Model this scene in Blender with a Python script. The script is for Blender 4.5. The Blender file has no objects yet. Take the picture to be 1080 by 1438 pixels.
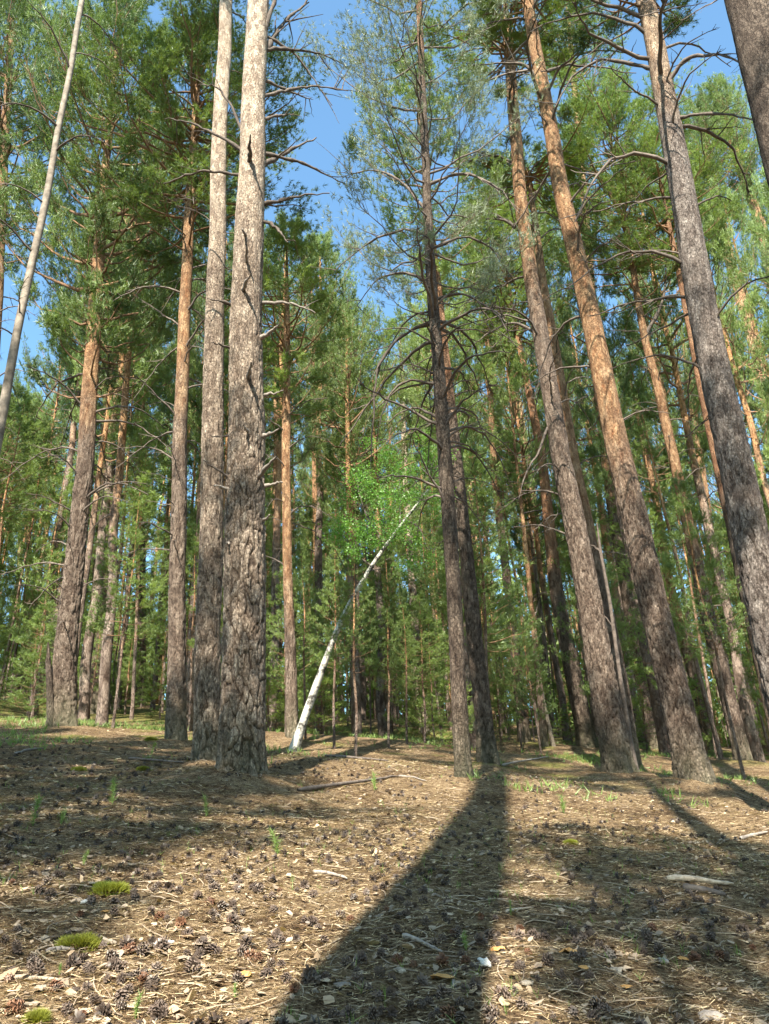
import bpy, math, random
import numpy as np
from mathutils import Vector, Matrix

# ------------------------------------------------------------------ camera
SC = bpy.context.scene
COL = SC.collection
CAM_H = 1.12
PITCH = math.radians(24.0)
ROLL = math.radians(-2.7)
FPX = 1080.0
cp, sp = math.cos(PITCH), math.sin(PITCH)
FW = np.array([0, cp, sp]); U0 = np.array([0, -sp, cp]); X0 = np.array([1.0, 0, 0])
RT = math.cos(ROLL) * X0 + math.sin(ROLL) * U0
UP = -math.sin(ROLL) * X0 + math.cos(ROLL) * U0
CP = np.array([0.0, 0.0, CAM_H])
cam = bpy.data.cameras.new('camera'); camo = bpy.data.objects.new('camera', cam); COL.objects.link(camo)
cam.sensor_width = 36; cam.lens = FPX / 1438 * 36; cam.clip_end = 2000; cam.clip_start = 0.05
camo.matrix_world = Matrix(((RT[0], UP[0], -FW[0], 0), (RT[1], UP[1], -FW[1], 0), (RT[2], UP[2], -FW[2], CAM_H), (0, 0, 0, 1)))
SC.camera = camo

# ------------------------------------------------------------------ light
SUN_EL = math.radians(46)
SUN_AZ = math.radians(9.8)          # light travels towards +Y, a little to the right
world = bpy.data.worlds.new('World'); SC.world = world; world.use_nodes = True
wn = world.node_tree
sky = wn.nodes.new('ShaderNodeTexSky'); sky.sky_type = 'NISHITA'; sky.sun_disc = False
sky.sun_elevation = SUN_EL; sky.sun_rotation = math.pi + SUN_AZ
sky.air_density = 1.0; sky.dust_density = 1.2; sky.ozone_density = 0.6; sky.altitude = 100
bg = wn.nodes['Background']; bg.inputs['Strength'].default_value = 0.095
tint = wn.nodes.new('ShaderNodeMix'); tint.data_type = 'RGBA'; tint.blend_type = 'MULTIPLY'; tint.inputs['Factor'].default_value = 1
tint.inputs[7].default_value = (1.0, 1.34, 1.36, 1)
wn.links.new(sky.outputs[0], tint.inputs[6]); wn.links.new(tint.outputs[2], bg.inputs['Color'])
sl = bpy.data.lights.new('sun', 'SUN'); sl.energy = 5.0; sl.angle = math.radians(0.53); sl.color = (1.0, 0.93, 0.80)
so = bpy.data.objects.new('sun', sl); COL.objects.link(so)
LD = Vector((math.sin(SUN_AZ) * math.cos(SUN_EL), math.cos(SUN_AZ) * math.cos(SUN_EL), -math.sin(SUN_EL)))
so.rotation_euler = LD.to_track_quat('-Z', 'Y').to_euler(); so.location = (-6, -20, 30)
SC.view_settings.view_transform = 'Standard'; SC.view_settings.look = 'None'
SC.view_settings.exposure = 1.7; SC.view_settings.gamma = 1.0; SC.view_settings.use_curve_mapping = False
SC.render.engine = 'CYCLES'
SC.cycles.max_bounces = 6; SC.cycles.diffuse_bounces = 3; SC.cycles.transparent_max_bounces = 4

# ------------------------------------------------------------------ numeric helpers
RNG = np.random.default_rng(11)
random.seed(5)

def _h(ix, iy, seed):
    n = (ix.astype(np.int64) * 374761393 + iy.astype(np.int64) * 668265263 + seed * 1442695041) & 0xFFFFFFFF
    n = ((n ^ (n >> 13)) * 1274126177) & 0xFFFFFFFF
    n = n ^ (n >> 16)
    return (n & 0xFFFFFF) / float(0x1000000)

def vn(x, y, seed=0):
    x = np.asarray(x, float); y = np.asarray(y, float)
    ix = np.floor(x); iy = np.floor(y); fx = x - ix; fy = y - iy
    fx = fx * fx * (3 - 2 * fx); fy = fy * fy * (3 - 2 * fy)
    ix = ix.astype(np.int64); iy = iy.astype(np.int64)
    a = _h(ix, iy, seed); b = _h(ix + 1, iy, seed); c = _h(ix, iy + 1, seed); d = _h(ix + 1, iy + 1, seed)
    return (a * (1 - fx) + b * fx) * (1 - fy) + (c * (1 - fx) + d * fx) * fy - 0.5

def sstep(x, a, b):
    t = np.clip((x - a) / (b - a), 0, 1); return t * t * (3 - 2 * t)

def unit(v):
    return v / np.maximum(np.linalg.norm(v, axis=-1, keepdims=True), 1e-9)

def ray(px, py):
    d = FW * FPX + RT * (px - 540) + UP * (719 - py); return d / np.linalg.norm(d)

# hillside plane seen in the picture
_n = np.cross(ray(0, 948), ray(1080, 1024)); _n = _n / _n[2] if _n[2] != 0 else _n
GA, GB = -_n[0] / _n[2], -_n[1] / _n[2]
MOUNDS = []

def ground_base(x, y):
    x = np.asarray(x, float); y = np.asarray(y, float)
    r = np.sqrt(x * x + y * y)
    f = np.where(r > 70, 70 / np.maximum(r, 1e-6) * (1 + 0.25 * np.log(np.maximum(r, 70) / 70)), 1.0)
    z = (GA * x + GB * y) * f
    k = np.clip(r / 12, 0.15, 1.6)
    z = z + vn(x / 3.1, y / 3.1, 3) * 0.22 * k + vn(x / 8.3, y / 8.3, 4) * 0.5 * np.clip(r / 25 - .2, 0, 1.5)
    z = z - (vn(0.0, 0.0, 3) * 0.22 * 0.15)
    return z

def ground(x, y):
    z = ground_base(x, y)
    for mx, my, mh, mr in MOUNDS:
        z = z + mh * np.exp(-((x - mx) ** 2 + (y - my) ** 2) / (mr * mr))
    return z

def hit(px, py, f=ground_base):
    d = ray(px, py); t0 = 0.3; t = 0.3
    while t < 400:
        p = CP + d * t
        if p[2] < f(p[0], p[1]): break
        t0 = t; t += max(0.05, t * 0.01)
    a, b = t0, t
    for _ in range(20):
        m = (a + b) / 2; p = CP + d * m
        if p[2] < f(p[0], p[1]): b = m
        else: a = m
    return CP + d * b

def project(p):
    v = np.asarray(p) - CP; z = v @ FW
    return 540 + FPX * (v @ RT) / z, 719 - FPX * (v @ UP) / z

# ------------------------------------------------------------------ mesh helpers
def make_mesh(name, V, faces, mats, midx=None, attrs=None, smooth=True):
    """faces: list of int arrays (n,k). midx: list of ints per block"""
    me = bpy.data.meshes.new(name)
    V = np.asarray(V, np.float32)
    me.vertices.add(len(V)); me.vertices.foreach_set('co', V.ravel())
    nl = sum(f.size for f in faces); nf = sum(len(f) for f in faces)
    me.loops.add(nl); me.polygons.add(nf)
    me.loops.foreach_set('vertex_index', np.concatenate([f.ravel() for f in faces]).astype(np.int32))
    st = []; o = 0
    for f in faces:
        st.append(o + np.arange(len(f)) * f.shape[1]); o += f.size
    me.polygons.foreach_set('loop_start', np.concatenate(st).astype(np.int32))
    if smooth is True: sm = np.ones(nf, bool)
    elif smooth is False: sm = np.zeros(nf, bool)
    else: sm = np.concatenate([np.full(len(f), s, bool) for f, s in zip(faces, smooth)])
    for m in mats: me.materials.append(m)
    if midx is not None:
        me.polygons.foreach_set('material_index', np.concatenate([np.full(len(f), i, np.int32) for f, i in zip(faces, midx)]))
    me.update(calc_edges=True)
    me.polygons.foreach_set('use_smooth', sm)
    for k, a in (attrs or {}).items():
        at = me.attributes.new(k, 'FLOAT', 'POINT'); at.data.foreach_set('value', np.asarray(a, np.float32).ravel())
    me.validate()
    return me

def link(name, data, parent=None, loc=(0, 0, 0), rot=(0, 0, 0), scale=(1, 1, 1), label=None, cat=None, group=None, kind=None):
    o = bpy.data.objects.new(name, data); COL.objects.link(o)
    o.location = loc; o.rotation_euler = rot; o.scale = scale
    if parent is not None: o.parent = parent
    if label: o['label'] = label
    if cat: o['category'] = cat
    if group: o['group'] = group
    if kind: o['kind'] = kind
    return o

def tubes(P, R, K=4):
    """P (N,M,3) polylines, R (N,M) radii -> verts, quads"""
    N, M, _ = P.shape
    T = np.zeros_like(P); T[:, 1:-1] = P[:, 2:] - P[:, :-2]; T[:, 0] = P[:, 1] - P[:, 0]; T[:, -1] = P[:, -1] - P[:, -2]
    T = unit(T)
    ref = np.where(np.abs(T[:, :1, 2:3]) > 0.9, np.array([1.0, 0, 0]), np.array([0, 0, 1.0]))
    A = unit(np.cross(T, np.broadcast_to(ref, T.shape))); B = np.cross(T, A)
    an = np.arange(K) * 2 * math.pi / K
    V = P[:, :, None, :] + R[:, :, None, None] * (A[:, :, None, :] * np.cos(an)[None, None, :, None] + B[:, :, None, :] * np.sin(an)[None, None, :, None])
    idx = np.arange(N * M * K).reshape(N, M, K)
    a = idx[:, :-1]; b = idx[:, 1:]
    F = np.stack([a, np.roll(a, -1, 2), np.roll(b, -1, 2), b], -1).reshape(-1, 4)
    return V.reshape(-1, 3), F

def tufts(pos, dr, n, length, width, spread, rng):
    """needle sprays: n slim triangles per tuft"""
    N = len(pos)
    d = unit(dr[:, None, :] + rng.normal(0, spread, (N, n, 3)))
    L = length * rng.uniform(0.6, 1.15, (N, n, 1))
    side = unit(np.cross(d, rng.normal(0, 1, (N, n, 3)))) * width * 0.5
    base = pos[:, None, :] + dr[:, None, :] * rng.uniform(-.5, .3, (N, n, 1)) * length
    V = np.stack([base - side, base + side, base + d * L + side * .25], 2).reshape(-1, 3)
    return V, np.arange(len(V)).reshape(-1, 3)

# ------------------------------------------------------------------ materials
def newmat(name):
    m = bpy.data.materials.new(name); m.use_nodes = True
    nt = m.node_tree; p = nt.nodes['Principled BSDF']; p.inputs['Roughness'].default_value = 0.9
    p.inputs['Specular IOR Level'].default_value = 0.2
    return m, nt, p

def N(nt, t, **kw):
    n = nt.nodes.new(t)
    for k, v in kw.items():
        if k.startswith('_'): setattr(n, k[1:], v)
        else: n.inputs[k].default_value = v
    return n

def ramp(nt, fac, stops, interp='LINEAR'):
    r = nt.nodes.new('ShaderNodeValToRGB'); r.color_ramp.interpolation = interp
    e = r.color_ramp.elements
    while len(e) < len(stops): e.new(0.5)
    for x, (p, c) in zip(e, stops): x.position = p; x.color = (*c, 1)
    nt.links.new(fac, r.inputs[0]); return r.outputs[0]

def mix(nt, fac, a, b, mode='MIX'):
    m = nt.nodes.new('ShaderNodeMix'); m.data_type = 'RGBA'; m.blend_type = mode
    for s, v in ((m.inputs['Factor'], fac), (m.inputs[6], a), (m.inputs[7], b)):
        if hasattr(v, 'links') or hasattr(v, 'is_linked'): nt.links.new(v, s)
        elif isinstance(v, (int, float)): s.default_value = v
        else: s.default_value = (*v, 1)
    return m.outputs[2]

def mth(nt, op, a, b=0.0, c=None, clamp=False):
    m = nt.nodes.new('ShaderNodeMath'); m.operation = op; m.use_clamp = clamp
    for s, v in zip(m.inputs, (a, b, c)):
        if v is None: continue
        if isinstance(v, (int, float)): s.default_value = v
        else: nt.links.new(v, s)
    return m.outputs[0]

def mp3(nt, tc):
    m = N(nt, 'ShaderNodeMapping'); m.inputs['Scale'].default_value = (1, 1, 0.55); m.inputs['Location'].default_value = (3, 7, 1); nt.links.new(tc.outputs['Object'], m.inputs[0]); return m

def bark_mat(name, furrow, lowA, lowB, hiA, hiB, moss=0.0, detail=1.0):
    m, nt, p = newmat(name)
    tc = N(nt, 'ShaderNodeTexCoord')
    mp = N(nt, 'ShaderNodeMapping'); mp.inputs['Scale'].default_value = (1, 1, 0.35); nt.links.new(tc.outputs['Object'], mp.inputs[0])
    at = {k: N(nt, 'ShaderNodeAttribute', _attribute_name=k).outputs['Fac'] for k in ('plate', 'cell', 'orange')}
    n1 = N(nt, 'ShaderNodeTexNoise', Scale=26 * detail, Detail=6, Roughness=0.65); nt.links.new(mp.outputs[0], n1.inputs['Vector'])
    n2 = N(nt, 'ShaderNodeTexNoise', Scale=5, Detail=3, Roughness=0.6); nt.links.new(mp.outputs[0], n2.inputs['Vector'])
    n3 = N(nt, 'ShaderNodeTexNoise', Scale=70 * detail, Detail=3, Roughness=0.7); nt.links.new(mp.outputs[0], n3.inputs['Vector'])
    f = mth(nt, 'ADD', mth(nt, 'MULTIPLY', at['cell'], 0.9), mth(nt, 'MULTIPLY', n1.outputs[0], 1.5))
    f = mth(nt, 'SUBTRACT', f, 0.7)
    low = mix(nt, mth(nt, 'MULTIPLY', f, 1.0, clamp=True), lowA, lowB)
    hi = mix(nt, mth(nt, 'MULTIPLY', f, 1.0, clamp=True), hiA, hiB)
    of = mth(nt, 'ADD', at['orange'], mth(nt, 'MULTIPLY', mth(nt, 'SUBTRACT', n2.outputs[0], 0.5), 1.2))
    of = mth(nt, 'MULTIPLY', of, 1.0, clamp=True)
    of = mth(nt, 'MULTIPLY', of, mth(nt, 'GREATER_THAN', at['orange'], 0.001))
    col = mix(nt, of, low, hi)
    # thin dark crack lines and flakes
    vo = N(nt, 'ShaderNodeTexVoronoi', Scale=38 * detail); vo.feature = 'DISTANCE_TO_EDGE'
    mp2 = N(nt, 'ShaderNodeMapping'); mp2.inputs['Scale'].default_value = (1, 1, 0.4)
    wv = mth(nt, 'MULTIPLY', n1.outputs[0], 0.08)
    va = N(nt, 'ShaderNodeVectorMath', _operation='ADD'); nt.links.new(tc.outputs['Object'], va.inputs[0]); nt.links.new(n1.outputs['Color'], va.inputs[1])
    vs = N(nt, 'ShaderNodeVectorMath', _operation='SCALE'); vs.inputs['Scale'].default_value = 0.05; nt.links.new(n1.outputs['Color'], vs.inputs[0]); nt.links.new(vs.outputs[0], va.inputs[1])
    nt.links.new(va.outputs[0], mp2.inputs[0]); nt.links.new(mp2.outputs[0], vo.inputs['Vector'])
    crack = mth(nt, 'MULTIPLY', vo.outputs['Distance'], 9.0, clamp=True)
    n4 = N(nt, 'ShaderNodeTexNoise', Scale=34 * detail, Detail=5, Roughness=0.75); nt.links.new(mp3(nt, tc).outputs[0], n4.inputs['Vector'])
    spk = mth(nt, 'MULTIPLY', mth(nt, 'SUBTRACT', n4.outputs[0], 0.53), 9.0, clamp=True)
    spk = mth(nt, 'MULTIPLY', spk, mth(nt, 'SUBTRACT', 0.8, mth(nt, 'MULTIPLY', at['orange'], 0.25)))
    fur = mth(nt, 'MULTIPLY', mth(nt, 'SUBTRACT', 1.0, mth(nt, 'MULTIPLY', at['plate'], 1.3, clamp=True)), 0.92)
    cr = mth(nt, 'MULTIPLY', mth(nt, 'SUBTRACT', 1.0, crack), 0.45)
    col = mix(nt, mth(nt, 'MAXIMUM', mth(nt, 'MAXIMUM', fur, cr), spk), col, furrow)
    vp = N(nt, 'ShaderNodeTexVoronoi', Scale=13 * detail); nt.links.new(mp2.outputs[0], vp.inputs['Vector'])
    sx = N(nt, 'ShaderNodeSeparateXYZ'); nt.links.new(vp.outputs['Color'], sx.inputs[0])
    col = mix(nt, 1.0, col, mix(nt, sx.outputs[0], (0.62, 0.58, 0.56), (1.22, 1.22, 1.2)), 'MULTIPLY')
    if moss > 0:
        ge = N(nt, 'ShaderNodeSeparateXYZ'); nt.links.new(tc.outputs['Object'], ge.inputs[0])
        g = mth(nt, 'SUBTRACT', 1.0, mth(nt, 'DIVIDE', ge.outputs[2], 1.1), clamp=True)
        g = mth(nt, 'MULTIPLY', mth(nt, 'MULTIPLY', g, moss), mth(nt, 'MULTIPLY', n2.outputs[0], 1.8), clamp=True)
        col = mix(nt, g, col, (0.20, 0.23, 0.13))
    oi = N(nt, 'ShaderNodeObjectInfo')
    col = mix(nt, 1.0, col, mix(nt, oi.outputs['Random'], (0.82, 0.8, 0.8), (1.12, 1.1, 1.06)), 'MULTIPLY')
    nt.links.new(col, p.inputs['Base Color'])
    h = mth(nt, 'ADD', mth(nt, 'ADD', n1.outputs[0], mth(nt, 'MULTIPLY', n3.outputs[0], 0.6)), mth(nt, 'ADD', mth(nt, 'SUBTRACT', mth(nt, 'MULTIPLY', crack, 0.5), spk), mth(nt, 'MULTIPLY', sx.outputs[1], 0.9)))
    b = N(nt, 'ShaderNodeBump', Strength=1.0, Distance=0.028); nt.links.new(h, b.inputs['Height']); nt.links.new(b.outputs[0], p.inputs['Normal'])
    return m

M = {}
M['pine'] = bark_mat('pine bark', (0.04, 0.026, 0.02), (0.135, 0.095, 0.073), (0.33, 0.265, 0.215), (0.27, 0.12, 0.055), (0.56, 0.38, 0.22), moss=0.35)
M['pale'] = bark_mat('pale pine bark', (0.07, 0.048, 0.036), (0.26, 0.20, 0.15), (0.55, 0.46, 0.37), (0.50, 0.38, 0.28), (0.74, 0.64, 0.52), moss=0.35)
M['grey'] = bark_mat('grey pine bark', (0.05, 0.037, 0.03), (0.17, 0.14, 0.125), (0.36, 0.32, 0.29), (0.30, 0.19, 0.12), (0.56, 0.44, 0.32), moss=0.3)
M['dark'] = bark_mat('dark pine bark', (0.035, 0.025, 0.02), (0.10, 0.076, 0.06), (0.22, 0.175, 0.14), (0.27, 0.12, 0.06), (0.45, 0.28, 0.17), moss=0.3)
M['far'] = bark_mat('distant pine bark', (0.07, 0.045, 0.035), (0.16, 0.12, 0.10), (0.33, 0.27, 0.23), (0.36, 0.17, 0.075), (0.60, 0.38, 0.2), detail=0.5)

def simple_mat(name, c1, c2, scale=20, rough=0.9, bump=0.0):
    m, nt, p = newmat(name)
    tc = N(nt, 'ShaderNodeTexCoord'); n = N(nt, 'ShaderNodeTexNoise', Scale=scale, Detail=4, Roughness=0.65)
    nt.links.new(tc.outputs['Object'], n.inputs['Vector'])
    f = mth(nt, 'MULTIPLY', mth(nt, 'SUBTRACT', n.outputs[0], 0.3), 2.4, clamp=True)
    c = mix(nt, f, c1, c2)
    oi = N(nt, 'ShaderNodeObjectInfo')
    c = mix(nt, 1.0, c, mix(nt, oi.outputs['Random'], (0.75, 0.75, 0.75), (1.2, 1.2, 1.2)), 'MULTIPLY')
    nt.links.new(c, p.inputs['Base Color']); p.inputs['Roughness'].default_value = rough
    if bump:
        b = N(nt, 'ShaderNodeBump', Strength=0.8, Distance=bump); nt.links.new(n.outputs[0], b.inputs['Height']); nt.links.new(b.outputs[0], p.inputs['Normal'])
    return m

M['smoothbark'] = simple_mat('smooth pale bark', (0.11, 0.09, 0.07), (0.32, 0.27, 0.215), 7, 0.8, 0.01)
M['deadwood'] = simple_mat('dead branch bark', (0.06, 0.047, 0.04), (0.19, 0.155, 0.13), 14, 0.95)
M['palewood'] = simple_mat('weathered pale wood', (0.20, 0.16, 0.12), (0.48, 0.41, 0.32), 30, 0.85, 0.004)
M['greywood'] = simple_mat('grey stick wood', (0.16, 0.13, 0.11), (0.36, 0.32, 0.28), 25, 0.9, 0.004)
M['limb'] = simple_mat('crown limb bark', (0.13, 0.075, 0.045), (0.32, 0.19, 0.11), 6, 0.9)

def birch_mat():
    m, nt, p = newmat('birch bark')
    tc = N(nt, 'ShaderNodeTexCoord')
    mp = N(nt, 'ShaderNodeMapping'); mp.inputs['Scale'].default_value = (4, 4, 5.5); nt.links.new(tc.outputs['Object'], mp.inputs[0])
    n = N(nt, 'ShaderNodeTexNoise', Scale=1.0, Detail=4, Roughness=0.7); nt.links.new(mp.outputs[0], n.inputs['Vector'])
    n2 = N(nt, 'ShaderNodeTexNoise', Scale=3, Detail=3); nt.links.new(tc.outputs['Object'], n2.inputs['Vector'])
    w = mix(nt, n2.outputs[0], (0.20, 0.19, 0.15), (0.62, 0.60, 0.54))
    dk = mth(nt, 'MULTIPLY', mth(nt, 'SUBTRACT', n.outputs[0], 0.49), 9, clamp=True)
    c = mix(nt, dk, w, (0.05, 0.045, 0.04)); nt.links.new(c, p.inputs['Base Color']); p.inputs['Roughness'].default_value = 0.7
    return m
M['birch'] = birch_mat()

def leaf_mat(name, cA, cB, trans=0.3, scale=0.9):
    m, nt, p = newmat(name)
    nt.nodes.remove(p)
    out = nt.nodes['Material Output']
    tc = N(nt, 'ShaderNodeTexCoord'); n = N(nt, 'ShaderNodeTexNoise', Scale=scale, Detail=3, Roughness=0.6); nt.links.new(tc.outputs['Object'], n.inputs['Vector'])
    at = N(nt, 'ShaderNodeAttribute', _attribute_name='tone').outputs['Fac']
    oi = N(nt, 'ShaderNodeObjectInfo')
    f = mth(nt, 'ADD', mth(nt, 'MULTIPLY', at, 0.6), mth(nt, 'MULTIPLY', n.outputs[0], 0.5))
    f = mth(nt, 'ADD', f, mth(nt, 'MULTIPLY', mth(nt, 'SUBTRACT', oi.outputs['Random'], 0.5), 0.45), clamp=True)
    c = mix(nt, f, cA, cB)
    d = N(nt, 'ShaderNodeBsdfDiffuse'); t = N(nt, 'ShaderNodeBsdfTranslucent'); g = N(nt, 'ShaderNodeBsdfGlossy', Roughness=0.45)
    nt.links.new(c, d.inputs[0])
    tcn = mix(nt, 1.0, c, (1.35, 1.35, 0.6), 'MULTIPLY'); nt.links.new(tcn, t.inputs[0])
    ms = N(nt, 'ShaderNodeMixShader'); ms.inputs[0].default_value = trans
    nt.links.new(d.outputs[0], ms.inputs[1]); nt.links.new(t.outputs[0], ms.inputs[2])
    g.inputs[0].default_value = (0.8, 0.85, 0.8, 1)
    m2 = N(nt, 'ShaderNodeMixShader'); m2.inputs[0].default_value = 0.035
    nt.links.new(ms.outputs[0], m2.inputs[1]); nt.links.new(g.outputs[0], m2.inputs[2])
    nt.links.new(m2.outputs[0], out.inputs[0])
    return m
M['needle'] = leaf_mat('pine needles', (0.03, 0.06, 0.018), (0.25, 0.34, 0.105), 0.35)
M['needle_y'] = leaf_mat('young pine needles', (0.045, 0.085, 0.025), (0.31, 0.41, 0.135), 0.38)
M['needle_g'] = leaf_mat('grey green needles', (0.10, 0.13, 0.085), (0.22, 0.26, 0.16))
M['birchleaf'] = leaf_mat('birch leaves', (0.06, 0.15, 0.025), (0.18, 0.36, 0.07), 0.45, 1.5)
M['mossm'] = leaf_mat('moss', (0.09, 0.10, 0.02), (0.40, 0.41, 0.07), 0.3, 20)
M['grass'] = leaf_mat('small green shoots', (0.10, 0.18, 0.04), (0.28, 0.38, 0.12), 0.35, 5)
M['dry'] = leaf_mat('dry straw needles', (0.13, 0.07, 0.03), (0.78, 0.62, 0.39), 0.15, 3)
M['flake'] = leaf_mat('bark flakes', (0.045, 0.03, 0.024), (0.46, 0.36, 0.26), 0.0, 3)
M['leaflit'] = leaf_mat('dry leaves', (0.20, 0.12, 0.06), (0.58, 0.44, 0.30), 0.15, 3)
M['cone'] = leaf_mat('cone scales', (0.03, 0.022, 0.019), (0.17, 0.125, 0.10), 0.0, 30)
M['conebrown'] = leaf_mat('brown cone scales', (0.05, 0.025, 0.016), (0.22, 0.11, 0.065), 0.0, 30)

def ground_mat():
    m, nt, p = newmat('forest floor litter')
    tc = N(nt, 'ShaderNodeTexCoord'); O = tc.outputs['Object']
    def noise(s, d=4, r=0.65):
        n = N(nt, 'ShaderNodeTexNoise', Scale=s, Detail=d, Roughness=r); nt.links.new(O, n.inputs['Vector']); return n.outputs[0]
    a, b, c, d = noise(1.3), noise(11, 5, 0.7), noise(60, 4, 0.75), noise(170, 2)
    f = mth(nt, 'ADD', mth(nt, 'ADD', mth(nt, 'MULTIPLY', b, 0.55), mth(nt, 'MULTIPLY', c, 0.8)), mth(nt, 'MULTIPLY', a, 0.35))
    f = mth(nt, 'ADD', mth(nt, 'SUBTRACT', f, 0.35), 0.0, clamp=True)
    col = ramp(nt, f, [(0.27, (0.03, 0.02, 0.013)), (0.42, (0.11, 0.068, 0.04)), (0.57, (0.34, 0.24, 0.14)), (0.78, (0.60, 0.48, 0.31))])
    vo = N(nt, 'ShaderNodeTexVoronoi', Scale=9.0); nt.links.new(O, vo.inputs['Vector'])
    dk = mth(nt, 'SUBTRACT', 1.0, mth(nt, 'MULTIPLY', vo.outputs['Distance'], 3.2, clamp=True))
    dk = mth(nt, 'MULTIPLY', mth(nt, 'GREATER_THAN', dk, 0.35), mth(nt, 'GREATER_THAN', b, 0.42))
    col = mix(nt, mth(nt, 'MULTIPLY', dk, 0.9), col, (0.05, 0.037, 0.03))
    ms = N(nt, 'ShaderNodeAttribute', _attribute_name='moss').outputs['Fac']
    ms = mth(nt, 'MULTIPLY', ms, mth(nt, 'MULTIPLY', mth(nt, 'SUBTRACT', b, 0.36), 6, clamp=True))
    col = mix(nt, ms, col, mix(nt, c, (0.06, 0.07, 0.02), (0.30, 0.31, 0.08)))
    nt.links.new(col, p.inputs['Base Color']); p.inputs['Roughness'].default_value = 1.0; p.inputs['Specular IOR Level'].default_value = 0.05
    h = mth(nt, 'ADD', mth(nt, 'ADD', b, mth(nt, 'MULTIPLY', c, 0.6)), mth(nt, 'MULTIPLY', d, 0.25))
    bp = N(nt, 'ShaderNodeBump', Strength=1.0, Distance=0.07); nt.links.new(h, bp.inputs['Height']); nt.links.new(bp.outputs[0], p.inputs['Normal'])
    return m
M['ground'] = ground_mat()

# ------------------------------------------------------------------ trunk geometry
def cells(u, v, nu, seed):
    """periodic jittered cells; u in cells [0,nu), v in cells. returns F1,F2,cell random"""
    iu = np.floor(u).astype(np.int64); iv = np.floor(v).astype(np.int64)
    F1 = np.full(u.shape, 9.0); F2 = np.full(u.shape, 9.0); ID = np.zeros(u.shape)
    for du in (-1, 0, 1):
        for dv in (-1, 0, 1):
            cu = iu + du; cv = iv + dv; cw = np.mod(cu, nu)
            fx = cu + 0.08 + 0.84 * _h(cw, cv, seed); fy = cv + 0.08 + 0.84 * _h(cw, cv, seed + 7)
            d = np.sqrt((u - fx) ** 2 + (v - fy) ** 2)
            nearer = d < F1
            F2 = np.where(nearer, F1, np.minimum(F2, d)); ID = np.where(nearer, _h(cw, cv, seed + 13), ID); F1 = np.where(nearer, d, F1)
    return F1, F2, ID

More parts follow.
